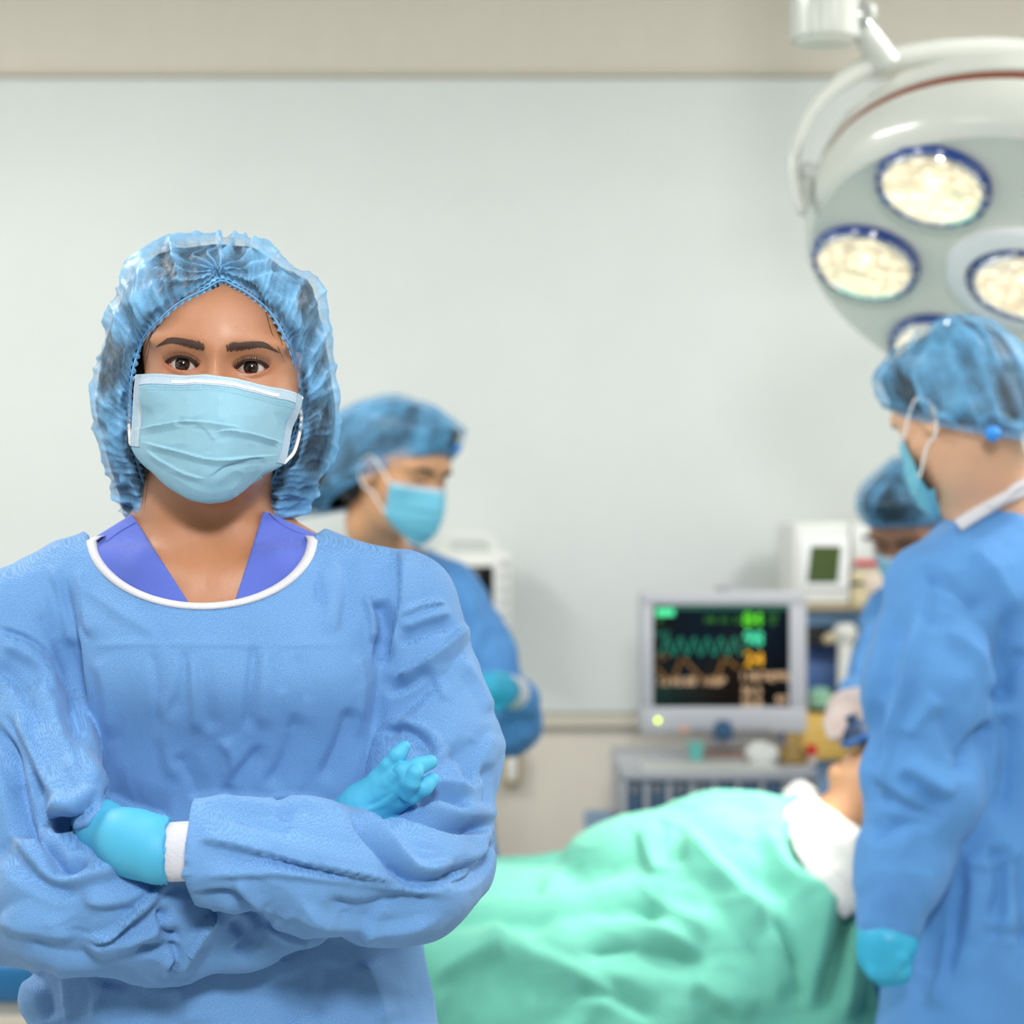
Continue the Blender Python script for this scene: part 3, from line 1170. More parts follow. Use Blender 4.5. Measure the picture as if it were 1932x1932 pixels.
def face_point(lx, lz, off=0.0, ps=WP, f=None):
    """Points on the face at head-frame (x, z), found by stepping in along y."""
    lx, lz = np.broadcast_arrays(np.asarray(lx, float), np.asarray(lz, float))
    y = np.full(lx.size, -0.06)
    for _ in range(60):
        p = np.stack([lx.ravel(), y, lz.ravel()], 1).astype(np.float32)
        y = y + 0.75 * (head_sdf(p, False) - off)
    return np.stack([lx.ravel(), y, lz.ravel()], 1)


def eye_set(parent, ps, gaze=0.0):
    for s, nm in ((-1, 'right'), (1, 'left')):
        c = ps.wor(np.array([[s * EX, EY, EZ]]))[0]
        u, v = np.meshgrid(np.linspace(0, np.pi, 40), np.linspace(0, 2 * np.pi, 48, endpoint=False), indexing='ij')
        loc = np.stack([ER * np.sin(u) * np.cos(v), -ER * np.cos(u), ER * np.sin(u) * np.sin(v)], -1).reshape(-1, 3)
        rad = np.hypot(loc[:, 0], loc[:, 2])
        loc[:, 1] -= 0.0009 * np.clip(1 - (rad / 0.0062) ** 2, 0, 1) * (loc[:, 1] < 0)
        g = Matrix.Rotation(gaze, 3, 'Z')
        W = (loc @ np.array(g).T) @ ps.R.T
        o = mesh_obj('eyeball', W + c, grid_faces(40, 48, False, True), M['eye'], parent, center=c)


def lash_and_brow(parent, ps):
    r = random.Random(3)
    for s in (-1, 1):
        # lash line: a dark rim lying on the upper lid edge, hairs rooted in it
        mb = MB()
        xs = np.linspace(-0.0148, 0.0150, 26)
        hu, hw = 0.0058, 0.0150
        Ru = (hw * hw + hu * hu) / (2 * hu)
        zu = np.sqrt(np.maximum(Ru * Ru - xs ** 2, 0)) + hu - Ru
        zz = zu + 0.06 * xs
        P = face_point(s * (EX + xs), EZ + zz + 0.0004, 0.0002)
        yl = EY - np.sqrt(np.maximum((ER + 0.0016) ** 2 - xs ** 2 - zz ** 2, 0)) 
        P[:, 1] = np.minimum(P[:, 1], yl)
        rad = 0.00115 * np.clip(np.sin(np.linspace(0.12, 1.0, 26) * np.pi * 0.80) * 1.25, 0.25, 1)
        mb.tube(ps.wor(P), rad, 7)
        for i in range(46):
            t = (i + r.random() * 0.6) / 46
            k = t * 25
            i0 = min(int(k), 24)
            b = P[i0] * (1 - (k - i0)) + P[i0 + 1] * (k - i0)
            ln = 0.0036 + 0.0030 * t
            spl = (t - 0.42) * 1.15
            pts = []
            for j in range(5):
                q = j / 4
                pts.append(b + np.array([s * spl * ln * q * 0.95, -ln * (0.75 * q - 0.22 * q * q), ln * (0.15 * q + 0.95 * q * q)]))
            mb.tube(ps.wor(np.array(pts)), [0.00024, 0.00022, 0.00018, 0.00012, 0.00004], 4)
        mb.build('eyelashes', M['lash'], parent, kind='stuff')
        # lower rim, thin and short
        # brow: many short hairs laid along the arch over a soft base
        bm_ = MB()
        ctrl = np.array([(0.0095, 0.0136), (0.018, 0.0156), (0.029, 0.0182), (0.040, 0.0194), (0.0520, 0.0150)])
        half = np.array([0.0023, 0.0032, 0.0033, 0.0024, 0.0005])
        n = 520
        tt = np.array([r.random() for _ in range(n)]) ** 0.9
        base = crom(ctrl, tt)
        tan = crom(ctrl, np.clip(tt + 0.02, 0, 1)) - crom(ctrl, np.clip(tt - 0.02, 0, 1))
        tan /= np.linalg.norm(tan, axis=1, keepdims=True)
        hw_ = np.interp(tt, np.linspace(0, 1, 5), half)
        side = np.array([r.uniform(-1, 1) for _ in range(n)])
        root = base + np.stack([-tan[:, 1], tan[:, 0]], 1) * (side * hw_)[:, None]
        ang = np.interp(tt, [0, 0.15, 0.5, 1], [1.15, 0.65, 0.3, -0.05]) - side * np.interp(tt, [0, .3, 1], [0.1, 0.45, 0.15])
        dirn = np.stack([tan[:, 0] * np.cos(ang) - tan[:, 1] * np.sin(ang), tan[:, 0] * np.sin(ang) + tan[:, 1] * np.cos(ang)], 1)
        ln = np.array([r.uniform(0.004, 0.0075) for _ in range(n)]) * np.interp(tt, [0, 0.2, 0.8, 1], [0.7, 1, 0.9, 0.5])
        steps = [face_point(s * (root[:, 0] + dirn[:, 0] * ln * q), root[:, 1] + dirn[:, 1] * ln * q, 0.0003 + 0.0004 * math.sin(q * 3)) for q in (0, 0.5, 1)]
        for i in range(n):
            c = np.array([st[i] for st in steps])
            wv = np.array([-dirn[i, 1] * s * 1.0, 0, dirn[i, 0]]) * 0.00024
            bm_.add(ps.wor(np.array([c[0] - wv, c[0] + wv, c[1] + wv, c[1] - wv, c[2]])), [(0, 1, 2, 3), (3, 2, 4)])
        bm_.build('eyebrow', M['brow'], parent, kind='stuff')


eye_set(woman, WP)
lash_and_brow(woman, WP)

# hair: fills the cap, shows at the temples and beside the neck
ELASTIC = [(417, 526, -.014), (448, 538, -.012), (478, 556, -.006), (512, 586, .004), (540, 634, .018), (557, 690, .034), (566, 748, .048), (562, 800, .056), (545, 850, .066), (520, 900, .078),
           (498, 945, .094), (480, 985, .115), (390, 975, .165), (296, 985, .115), (282, 945, .094), (262, 895, .078), (250, 850, .066), (246, 800, .056), (243, 752, .048), (247, 700, .034), (262, 652, .018), (290, 610, .004), (334, 570, -.006), (382, 544, -.012)]
OUTLINE = [(420, 444), (462, 447), (500, 458), (536, 488), (592, 518), (612, 574), (625, 668), (637, 760), (634, 830), (614, 895),
           (590, 940), (552, 974), (400, 960), (242, 978), (220, 940), (205, 895), (187, 830), (173, 760), (182, 680), (200, 610), (214, 556), (240, 502), (302, 458), (370, 446)]


def woman_cap():
    K = len(ELASTIC)
    E = np.array([at(a, b, HEAD_Y + d) for a, b, d in ELASTIC])
    lp = WP.loc(E.astype(np.float32))
    fp = face_point(lp[:, 0], lp[:, 2], 0.004)
    fr = np.array([b for _, b, _ in ELASTIC]) < 660
    dep0 = np.array([d for _, _, d in ELASTIC])
    dep0[fr] = fp[fr, 1]
    E = np.array([at(a, b, HEAD_Y + d) for (a, b, _), d in zip(ELASTIC, dep0)])
    O2 = np.array(OUTLINE, float)
    E2 = np.array([(a, b) for a, b, _ in ELASTIC], float)
    dep = dep0
    low = np.clip((E2[:, 1] - 880) / 100, 0, 1)
    loops = [E]
    m1 = E2 + (O2 - E2) * 0.34
    loops.append(np.array([at(a, b, HEAD_Y + d - 0.014) for (a, b), d, l in zip(m1, dep, low)]))
    m2 = E2 + (O2 - E2) * 0.76
    loops.append(np.array([at(a, b, HEAD_Y + d - 0.004 + 0.014 * l2) for (a, b), d, l2 in zip(m2, dep, 1 - np.clip(dep / 0.05, 0, 1))]))
    loops.append(np.array([at(a, b, HEAD_Y + 0.085 + 0.25 * d) for (a, b), d in zip(O2, dep)]))
    c = np.array([408, 715.0])
    o4 = c + (O2 - c) * 0.93
    loops.append(np.array([at(a, b, HEAD_Y + 0.135 + 0.2 * d) for (a, b), d in zip(o4, dep)]))
    o5 = c + (O2 - c) * 0.62
    loops.append(np.array([at(a, b, HEAD_Y + 0.195 + 0.1 * d) for (a, b), d in zip(o5, dep)]))
    o6 = c + (O2 - c) * 0.05
    loops.append(np.array([at(a, b, HEAD_Y + 0.218) for a, b in o6]))
    return np.array(loops)


WCAP = woman_cap()
capo = build_cap(woman, WCAP, M['cap'], M['ruffle'], nu=520, nv=170, seed=3.0, gather=46, amp=1.0, pinch=at(417, 516, HEAD_Y + 0.004), ctr=at(408, 715, HEAD_Y + 0.1))


def gathered_hair():
    L = WCAP.copy()
    c = at(408, 715, HEAD_Y + 0.12)
    up = np.clip((L[3][:, 2] - c[2]) / 0.10, 0, 1)[:, None]
    H = [L[0] + (L[1] - L[0]) * 0.30 + np.array([0, 0.010, 0])]
    for k in (1, 2, 3, 4, 5, 6):
        kk = 0.962 - 0.035 * up
        q = c + (L[k] - c) * kk
        q[:, 1] = L[k][:, 1] + (0.016, 0.018, 0.004, -0.010, -0.022, -0.026)[k - 1]
        H.append(q)
    G = cloth_surface(np.array(H), 260, 90, True)
    V = G.reshape(-1, 3)
    Fq = grid_faces(260, 90, True, False)
    N = vnormals(V, Fq)
    if np.einsum('ij,ij->i', N, V - c).mean() < 0:
        Fq, N = Fq[:, ::-1], -N
    V = V + N * (0.0022 * crumple(V * np.array([1, 1, 0.5]), 60, 2.0, 2))[:, None]
    return mesh_obj('gathered_hair', V, Fq, M['hair'], woman)


gathered_hair()


def woman_hair_sdf(P):
    p = WP.loc(P)
    d = ell(p, (0, 0.090, 0.026), (0.078, 0.1035, 0.086))
    for s in (-1, 1):
        d = smin(d, ell(p, (s * 0.072, 0.118, -0.030), (0.022, 0.050, 0.066)), 0.02)
        d = smin(d, ell(p, (s * 0.068 - 0.002, 0.122, -0.082), (0.021, 0.040, 0.042)), 0.02)
    d = smin(d, ell(p, (0, 0.165, -0.07), (0.06, 0.045, 0.06)), 0.02)
    d = d + 0.002 * vnoise(P * np.array([1, 1, 0.25], np.float32), 110, 3).astype(np.float32)
    x, z = p[:, 0] / np.where(p[:, 2] > 0, 0.0650, 0.0660), (p[:, 2] + 0.02) / np.where(p[:, 2] > -0.02, 0.086, 0.5)
    face = (np.hypot(x, z) - 1) * 0.06
    cut = np.maximum(face, p[:, 1] - 0.075)
    neck = np.maximum(np.abs(p[:, 0] + 0.006) - 0.0500, p[:, 1] - 0.12)
    neck = np.maximum(neck, p[:, 2] + 0.05)
    return np.maximum(np.maximum(d, -cut), -neck).astype(np.float32)


hlo, hhi = bounds([WP.o + np.array([-0.13, -0.02, -0.16]), WP.o + np.array([0.13, 0.24, 0.14])], 0.0)
build_sdf('hair', woman_hair_sdf, hlo, hhi, 0.0024, M['hair'], woman)
r_ = random.Random(5)
wisps = MB()
for pts in ([(508, 588, .0), (522, 618, .004), (534, 650, .012), (545, 676, .02)], [(500, 585, -.002), (512, 625, .002), (528, 660, .01), (538, 684, .016)], [(512, 592, .0), (530, 630, .01), (548, 660, .024)],
            [(300, 610, .0), (286, 634, .004), (276, 664, .010), (268, 692, .022)], [(296, 614, .001), (280, 640, .006), (270, 668, .014)], [(290, 616, .002), (274, 645, .010), (264, 676, .020)],
            [(286, 622, .004), (272, 650, .012), (262, 690, .026)], [(283, 880, .05), (276, 930, .055), (272, 965, .055)], [(280, 876, .05), (270, 925, .055), (268, 960, .052)]):
    L = np.array([(a, b, d) for a, b, d in pts], float)
    q = np.array([at(a, b, HEAD_Y + d) for a, b, d in L])
    lp = WP.loc(q.astype(np.float32))
    if L[0, 1] < 800:
        fp = face_point(lp[:, 0], lp[:, 2], 0.0010)
        ok_ = fp[:, 1] < 0.06
        lp = np.where(ok_[:, None], fp, lp)
    wisps.tube(WP.wor(lp), [0.00022] * (len(L) - 1) + [0.00008], 4, samples=None)
wisps.build('hair_wisps', M['hair'], woman, kind='stuff')

MASK_FOLDS = [
    ([(246, 812), (300, 803), (345, 795), (385, 796), (425, 802), (455, 806)], 1.5, 4.2, 'f'),
    ([(405, 815), (440, 812), (490, 822), (540, 838)], 1.4, 3.6, 'f'),
    ([(262, 832), (310, 844), (350, 854), (400, 866), (450, 864), (530, 858)], 1.5, 4.0, 'f'),
    ([(272, 845), (310, 872), (350, 892), (392, 905)], 1.4, 2.6, 'f'),
    ([(392, 905), (430, 880), (470, 866), (500, 866)], 1.4, -2.2, 'r'),
    ([(330, 798), (352, 802), (375, 799)], 1.6, -1.6, 'r'),
    ([(352, 738), (350, 770), (340, 792)], 2.4, 0.7, 'r'),
    ([(415, 745), (412, 775), (416, 800)], 2.0, 1.1, 'r'),
    ([(380, 802), (396, 816), (404, 832)], 1.3, 1.2, 'r'),
    ([(404, 812), (398, 836), (390, 858)], 1.2, -1.0, 'r'),
    ([(270, 730), (268, 780), (264, 830)], 1.8, -0.9, 'r'),
    ([(520, 775), (524, 805), (524, 850)], 1.8, -0.9, 'r'),
    ([(300, 880), (360, 918), (410, 930), (470, 905)], 2.6, 0.8, 'r'),
]
wmask, WG = build_mask(woman, mask_controls(), M['mask'], M['hem'], MASK_FOLDS, nu=190, nv=190, ps=WP)
ear_loop(wmask, WG[-1, 4] + [0, .0015, 0], WG[-1, 96], [at(566, 765, HEAD_Y + .050), at(568, 800, HEAD_Y + .054), at(556, 850, HEAD_Y + .050)])
ear_loop(wmask, WG[0, 4] + [0, .0015, 0], WG[0, 94], [at(247, 725, HEAD_Y + .055), at(243, 790, HEAD_Y + .058)])

# ---------------------------------------------------------------- her clothes
GOWN_FOLDS = [
    # chest and shoulders
    ([(119, 1065), (134, 1198), (149, 1322), (158, 1420)], 4.5, -5.5, 'r'),
    ([(100, 1062), (118, 1150), (128, 1230)], 4, 2.6, 'r'),
    ([(150, 1062), (160, 1140), (172, 1210)], 4, 2.2, 'r'),
    ([(705, 1130), (722, 1180), (714, 1262)], 3.2, -5.0, 'r'),
    ([(690, 1120), (700, 1165), (702, 1215)], 3.0, 2.6, 'r'),
    ([(725, 1262), (752, 1160), (757, 1098), (754, 1040)], 4.0, 3.2, 'f'),
    ([(840, 1140), (795, 1145), (757, 1166)], 1.6, 2.2, 'f'),
    ([(-10, 1183), (50, 1203), (100, 1243), (135, 1300)], 1.6, -2.2, 'r'),
    ([(283, 1223), (293, 1288), (298, 1397)], 3, -1.6, 'r'),
    ([(343, 1223), (345, 1275), (318, 1360)], 3.2, -1.8, 'r'),
    ([(373, 1228), (384, 1318), (398, 1385)], 3.2, -2.0, 'r'),
    ([(360, 1228), (366, 1310), (368, 1390)], 3.4, 1.6, 'r'),
    ([(480, 1200), (470, 1297), (462, 1387)], 3.0, -2.2, 'r'),
    ([(495, 1210), (494, 1300), (490, 1380)], 4.0, 1.4, 'r'),
    ([(512, 1228), (522, 1275), (532, 1310)], 2.6, -1.2, 'r'),
    ([(556, 1235), (570, 1270), (580, 1330)], 3, -1.0, 'r'),
    ([(140, 1224), (260, 1217), (400, 1219), (560, 1219), (680, 1216)], 1.8, 0.7, 'r'),
    ([(150, 1100), (230, 1160), (310, 1205)], 4.5, 1.3, 'r'),
    ([(600, 1060), (620, 1130), (612, 1200)], 4.0, 1.8, 'r'),
    ([(590, 1030), (600, 1090), (598, 1150)], 3.0, -1.4, 'r'),
    ([(640, 1040), (655, 1110), (640, 1210)], 3.6, -1.8, 'r'),
    ([(240, 1110), (300, 1190), (320, 1225)], 3.0, -0.9, 'r'),
    ([(670, 1230), (684, 1290), (676, 1400)], 3.2, 1.6, 'r'),
    ([(180, 1240), (200, 1300), (206, 1400)], 4.5, 1.5, 'r'),
    ([(660, 1330), (640, 1400), (600, 1480)], 5, -2.2, 'r'),
    ([(560, 1340), (540, 1420), (500, 1490)], 5, -2.0, 'r'),
    ([(500, 1400), (440, 1470), (420, 1510)], 4, -2.2, 'r'),
    ([(420, 1390), (440, 1440), (430, 1500)], 4, 2.0, 'r'),
    ([(330, 1420), (360, 1470), (370, 1510)], 4, -1.6, 'r'),
    ([(190, 1490), (260, 1520), (330, 1540)], 5, -2.2, 'r'),
    ([(300, 1300), (310, 1400), (330, 1480)], 5, 1.4, 'r'),
    # her right upper sleeve (left in the photograph)
    ([(-10, 1360), (30, 1439), (55, 1549), (68, 1585)], 4.0, -6.0, 'r'),
    ([(30, 1340), (66, 1415), (118, 1503), (150, 1540)], 3.5, 4.0, 'r'),
    ([(10, 1345), (45, 1430), (84, 1520)], 3.0, -3.2, 'r'),
    ([(60, 1280), (110, 1350), (164, 1430), (189, 1489)], 4.5, 2.6, 'r'),
    ([(100, 1330), (140, 1400), (160, 1470)], 3.5, -2.4, 'r'),
    ([(-10, 1250), (40, 1300), (90, 1400)], 5.0, -3.0, 'r'),
    ([(0, 1215), (60, 1245), (110, 1310)], 4.0, 2.2, 'r'),
    ([(96, 1562), (150, 1546), (192, 1503)], 3.0, -4.5, 'r'),
    ([(85, 1540), (140, 1520), (186, 1484)], 3.0, 3.4, 'r'),
    ([(62, 1555), (92, 1600), (114, 1643), (146, 1640), (172, 1622)], 3.0, -5.5, 'r'),
    ([(20, 1560), (60, 1620), (110, 1662), (190, 1652), (240, 1632)], 4.0, 3.6, 'r'),
    ([(0, 1590), (60, 1660), (150, 1690)], 6.0, -2.6, 'r'),
    ([(268, 1654), (232, 1630), (200, 1604), (165, 1576)], 5.0, 3.6, 'f'),
    ([(150, 1700), (220, 1698), (290, 1680)], 4.0, 2.6, 'r'),
    ([(150, 1772), (209, 1752), (260, 1716), (303, 1668)], 5.0, 4.0, 'f'), ([(160, 1780), (215, 1762), (268, 1728), (310, 1690)], 2.6, -3.6, 'r'),
    ([(150, 1790), (210, 1770), (278, 1755), (330, 1730)], 3.4, 3.6, 'r'),
    ([(303, 1705), (307, 1758), (348, 1772)], 2.6, -4.0, 'r'),
    ([(290, 1690), (330, 1660), (352, 1668)], 3.0, 3.0, 'r'),
    ([(316, 1836), (350, 1785), (380, 1745), (410, 1712)], 5.0, 5.0, 'f'),
    ([(316, 1838), (314, 1812), (330, 1795)], 2.4, 3.4, 'r'),
    ([(250, 1790), (300, 1795), (345, 1790)], 3.0, -3.2, 'r'),
    ([(430, 1740), (460, 1770), (440, 1800)], 3.4, -3.2, 'r'),
    ([(500, 1745), (540, 1770), (590, 1778)], 3.0, 2.4, 'r'),
    ([(40, 1770), (110, 1800), (200, 1806)], 5.0, -2.6, 'r'),
    ([(0, 1730), (80, 1760), (150, 1765)], 5.0, 2.2, 'r'),
    # her left forearm across the front
    ([(770, 1668), (596, 1632), (447, 1598), (366, 1583)], 6.0, 4.2, 'f'),
    ([(480, 1608), (580, 1640), (720, 1672)], 3.5, -2.6, 'r'),
    ([(648, 1512), (705, 1600), (765, 1664), (845, 1657), (930, 1612)], 3.2, -5.6, 'r'),
    ([(670, 1512), (730, 1592), (790, 1640), (860, 1630)], 4.0, 4.2, 'r'),
    ([(358, 1650), (472, 1645), (571, 1650), (745, 1674), (860, 1690)], 3.0, 2.6, 'r'),
    ([(358, 1688), (432, 1682), (472, 1718), (500, 1740)], 2.6, -3.0, 'r'),
    ([(440, 1655), (470, 1690), (500, 1716)], 2.6, 2.0, 'r'),
    ([(368, 1520), (440, 1516), (500, 1525), (560, 1520), (640, 1528)], 3.0, 2.6, 'r'),
    ([(420, 1535), (500, 1560), (560, 1560)], 5.0, -2.0, 'r'),
    ([(520, 1505), (530, 1530), (560, 1545)], 3.0, -2.2, 'r'),
    ([(600, 1700), (680, 1712), (760, 1690), (830, 1700)], 5.0, -2.4, 'r'),
    ([(560, 1690), (620, 1735), (740, 1750), (840, 1725)], 4.0, 2.4, 'r'),
    ([(740, 1700), (700, 1740), (690, 1775)], 3.0, 1.6, 'r'),
    ([(940, 1560), (925, 1620), (890, 1660), (840, 1672)], 2.6, -4.0, 'r'),
    ([(890, 1640), (915, 1600), (942, 1575)], 3.0, 2.4, 'r'),
    # elbow bend and her left upper sleeve
    ([(690, 1545), (745, 1528), (820, 1552), (885, 1562), (946, 1553)], 3.6, -7.0, 'r'),
    ([(690, 1528), (740, 1512), (810, 1530), (880, 1545), (946, 1536)], 3.0, 4.2, 'r'),
    ([(765, 1508), (800, 1498), (840, 1488), (900, 1500)], 2.8, 4.0, 'r'),
    ([(780, 1522), (830, 1514), (880, 1528)], 2.8, -4.0, 'r'),
    ([(715, 1388), (760, 1376), (803, 1402), (816, 1440)], 2.6, -3.2, 'r'),
    ([(706, 1372), (764, 1358), (818, 1390), (836, 1446)], 3.0, 2.2, 'r'),
    ([(737, 1282), (812, 1240), (880, 1172)], 3.2, 3.6, 'f'),
    ([(757, 1190), (800, 1170), (852, 1158)], 2.8, 2.0, 'r'),
    ([(752, 1215), (800, 1196), (860, 1180)], 3.2, -2.4, 'r'),
    ([(720, 1310), (770, 1290), (812, 1262)], 3.4, -2.8, 'r'),
    ([(815, 1250), (828, 1290), (838, 1330)], 2.0, 1.2, 'r'),
    ([(712, 1400), (770, 1330), (850, 1270)], 5.0, -2.4, 'r'),
    ([(860, 1240), (896, 1300), (920, 1350)], 4.0, 1.8, 'r'),
    ([(926, 1380), (900, 1440), (880, 1500)], 3.4, 2.2, 'r'),
    ([(840, 1420), (870, 1440), (900, 1490)], 4.5, -2.6, 'r'),
    ([(905, 1440), (915, 1490), (912, 1530)], 2.6, -2.4, 'r'),
    # skirt below the arms
    ([(45, 1830), (60, 1870), (40, 1932)], 3.0, 3.0, 'r'),
    ([(62, 1830), (90, 1870), (95, 1932)], 4.0, -2.4, 'r'),
    ([(200, 1850), (190, 1890), (170, 1940)], 6, 2.0, 'r'),
    ([(330, 1850), (350, 1890), (360, 1940)], 8, 2.0, 'r'),
    ([(520, 1840), (540, 1890), (560, 1940)], 8, -2.0, 'r'),
    ([(680, 1810), (700, 1860), (730, 1940)], 6, 2.4, 'r'),
    ([(620, 1810), (610, 1860), (600, 1940)], 6, -1.6, 'r'),
]


# short crisp creases that the bonded cloth takes wherever it bends
rc = random.Random(21)
for (x0, x1, y0, y1, ang, spr, n, am) in ((715, 930, 1175, 1500, -38, 26, 34, 1.0), (385, 900, 1525, 1755, 10, 24, 46, 1.0), (0, 165, 1130, 1560, 66, 20, 34, 1.1),
                                          (20, 300, 1600, 1800, -22, 30, 34, 1.1), (300, 580, 1690, 1810, -25, 35, 20, 1.0), (165, 690, 1225, 1490, 86, 22, 30, 0.65), (200, 700, 1060, 1210, 70, 40, 14, 0.45), (60, 760, 1845, 1930, 84, 12, 16, 0.8)):
    for _ in range(n // 2):
        x, y = rc.uniform(x0, x1), rc.uniform(y0, y1)
        an = math.radians(ang + rc.gauss(0, spr * 0.6))
        ln = rc.uniform(35, 105)
        bend = rc.uniform(-0.16, 0.16) * ln
        dx, dy = math.cos(an), math.sin(an)
        pts = [(x - dx * ln / 2, y - dy * ln / 2), (x - dy * bend, y + dx * bend), (x + dx * ln / 2, y + dy * ln / 2)]
        if rc.random() < 0.5:
            pts = pts + [(pts[-1][0] + dx * 12, pts[-1][1] + dy * 12)]
        GOWN_FOLDS.append((pts, rc.uniform(1.3, 3.0), am * rc.choice((-1, 1)) * rc.uniform(0.22, 0.62), 'r'))


def gown_disp(V, N):
    d = folds(V, N, GOWN_FOLDS)
    big = crumple(V, 11, 5.0, 2)
    small = crumple(V, 30, 11.0, 2)
    arm = np.clip((np.abs(V[:, 0] - at(405, 1400, 1.93)[0]) - 0.11) / 0.04, 0, 1)
    low = np.clip((at(0, 1480, 1.8)[2] - V[:, 2]) / 0.04, 0, 1) * (V[:, 1] < 1.87)
    k = 0.35 + 0.65 * np.maximum(arm, low)
    nk = np.clip(neck_e(V) / 0.02, 0, 1)
    return ((1.7 + 1.2 * k) * d + k * (0.0006 * big + 0.0034 * facet(V, 11, 2.0) + 0.0008 * facet(V, 26, 9.0))) * nk


lo, hi = np.array([-0.70, 1.66, 0.34]), np.array([0.06, 2.18, 1.44])
gx = np.arange(lo[0], hi[0], 0.0024)
gy = axis(lo[1], hi[1], 0.006, (1.66, 1.98), 0.0024)
gz = axis(0.33, 1.44, 0.010, (0.86, 1.40), 0.0024)
Vg, Fg = sdf_mesh(gown_sdf, gx, gy, gz)
Vg = smoothmesh(Vg, Fg, 1, 0.3)
Ng = vnormals(Vg, Fg)
Vg = Vg + Ng * gown_disp(Vg, Ng)[:, None]
gown = mesh_obj('surgical_gown', Vg, Fg, M['gown'], woman)


def surface_point(px, py, f, y0=1.6, off=0.0):
    """First point of shape f met going straight back from near the lens plane, for places (px, py)."""
    px, py = np.asarray(px, float).ravel(), np.asarray(py, float).ravel()
    y = np.full(len(px), y0)
    for _ in range(80):
        P = np.stack([(px - 966) / FPX * y, y, CAMZ - (py - 966) / FPX * y], 1).astype(np.float32)
        y = y + 0.7 * np.clip(f(P) - off, -0.05, 0.05)
    return np.stack([(px - 966) / FPX * y, y, CAMZ - (py - 966) / FPX * y], 1)


# white neck binding: a folded tape sewn round the neckline
tb = np.linspace(math.pi * 0.985, 0.015 * math.pi, 90)
bx = NECK_C[0] + NECK_R[0] * np.cos(tb)
by = NECK_C[1] + NECK_R[1] * np.sin(tb)
rows_ = []
for s_, o_ in ((1.050, 0.0006), (1.036, 0.0028), (1.0, 0.0036), (0.966, 0.0024), (0.955, -0.003)):
    cxs, cys = NECK_C[0] + (bx - NECK_C[0]) * s_, NECK_C[1] + (by - NECK_C[1]) * (s_ if s_ > 1 else 1 - (1 - s_) * 1.15)
    rows_.append(surface_point(cxs, cys, gown_shape, 1.7, o_))
Bt = np.stack(rows_, 1)
Bt = Bt[(Bt[:, :, 1] < 2.03).all(1)]
ext = []
for side, sx in ((0, -1), (-1, 1)):
    e = [Bt[side] + np.array([-sx * 0.003 * k, 0.012 * k, 0.0045 * k - 0.0012 * k * k]) for k in range(1, 5)]
    ext.append(e)
Bt = np.concatenate([np.array(ext[0][::-1]), Bt, np.array(ext[1])])
mesh_obj('neck_binding', Bt.reshape(-1, 3), grid_faces(len(Bt), 5), M['binding'], gown)

# violet scrub top: two overlapping front bands and the yoke behind them
def scrub_sdf(P):
    u, v = pix(P)
    d = body_sdf(P) - 0.0045
    li = (u - (246 + (v - 965) * 0.640)) / 1.19 / 2150
    ri = ((498 - (v - 962) * 0.318) - u) / 1.05 / 2150
    vneck = np.maximum(-li, -ri)
    inside = np.minimum(li, ri)
    d = np.maximum(d, inside)
    d = np.maximum(d, (930 - v) / 2150 - 0.3 * (P[:, 1] > 1.97))
    d = np.maximum(d, (v - 1190) / 2150)
    d = np.maximum(d, np.maximum(130 - u, u - 640) / 2150)
    top = 958 + np.maximum(0, (268 - u)) * 0.62 + np.maximum(0, (u - 486)) * 0.45
    d = np.maximum(d, (top - v) / 2150)
    d = np.maximum(d, neck_e(P) - 0.002)
    return d.astype(np.float32)


scr = build_sdf('scrub_top', scrub_sdf, np.array([-0.42, 1.83, 1.24]), np.array([-0.13, 2.06, 1.40]), 0.0018, M['scrub'], woman)
for pts in ([(200, 1022), (226, 1003), (255, 986)], [(508, 968), (530, 988), (556, 1002), (575, 1008)]):
    L = crom(np.array(pts, float), np.linspace(0, 1, 20))
    MB().tube(surface_point(L[:, 0], L[:, 1], lambda P: body_sdf(P) - 0.0045, 1.75, 0.0003), 0.0006, 6).build('seam', M['scrub'], scr)

# knitted cuff at her left wrist
mbc = MB()
cu = np.array([at(372, 1606, 1.735), at(352, 1607, 1.735), at(332, 1608, 1.735), at(314, 1609, 1.736), at(309, 1609, 1.736)])
nC, nA = 60, 72
tc = np.linspace(0, 1, nC)
ax_ = crom(cu, tc)
an_ = np.arange(nA) / nA * 2 * np.pi
rad = np.interp(tc, [0, 0.6, 0.93, 1.0], [0.0245, 0.0238, 0.0232, 0.0205])[:, None] * (1 + 0.018 * np.sin(an_ * 5 + 1)[None] * np.sin(tc * 4)[:, None])
Vc = np.stack([ax_[:, None, 0] + 0.004 * np.sin(an_)[None] * -1, ax_[:, None, 1] + rad * 0.86 * np.cos(an_)[None], ax_[:, None, 2] + rad * np.sin(an_)[None]], -1)
Vc += 0.00022 * np.sin(an_ * 36)[None, :, None] * np.stack([0 * an_, np.cos(an_), np.sin(an_)], -1)[None]
mesh_obj('cuff', Vc.reshape(-1, 3), grid_faces(nC, nA, False, True), M['binding'], gown)

# gloves
LG_PALM = [(a3(326, 1606, 1.737), .0205), (a3(300, 1600, 1.737), .0205), (a3(240, 1580, 1.750), .0185), (a3(190, 1556, 1.785), .0165), (a3(150, 1545, 1.825), .014)]


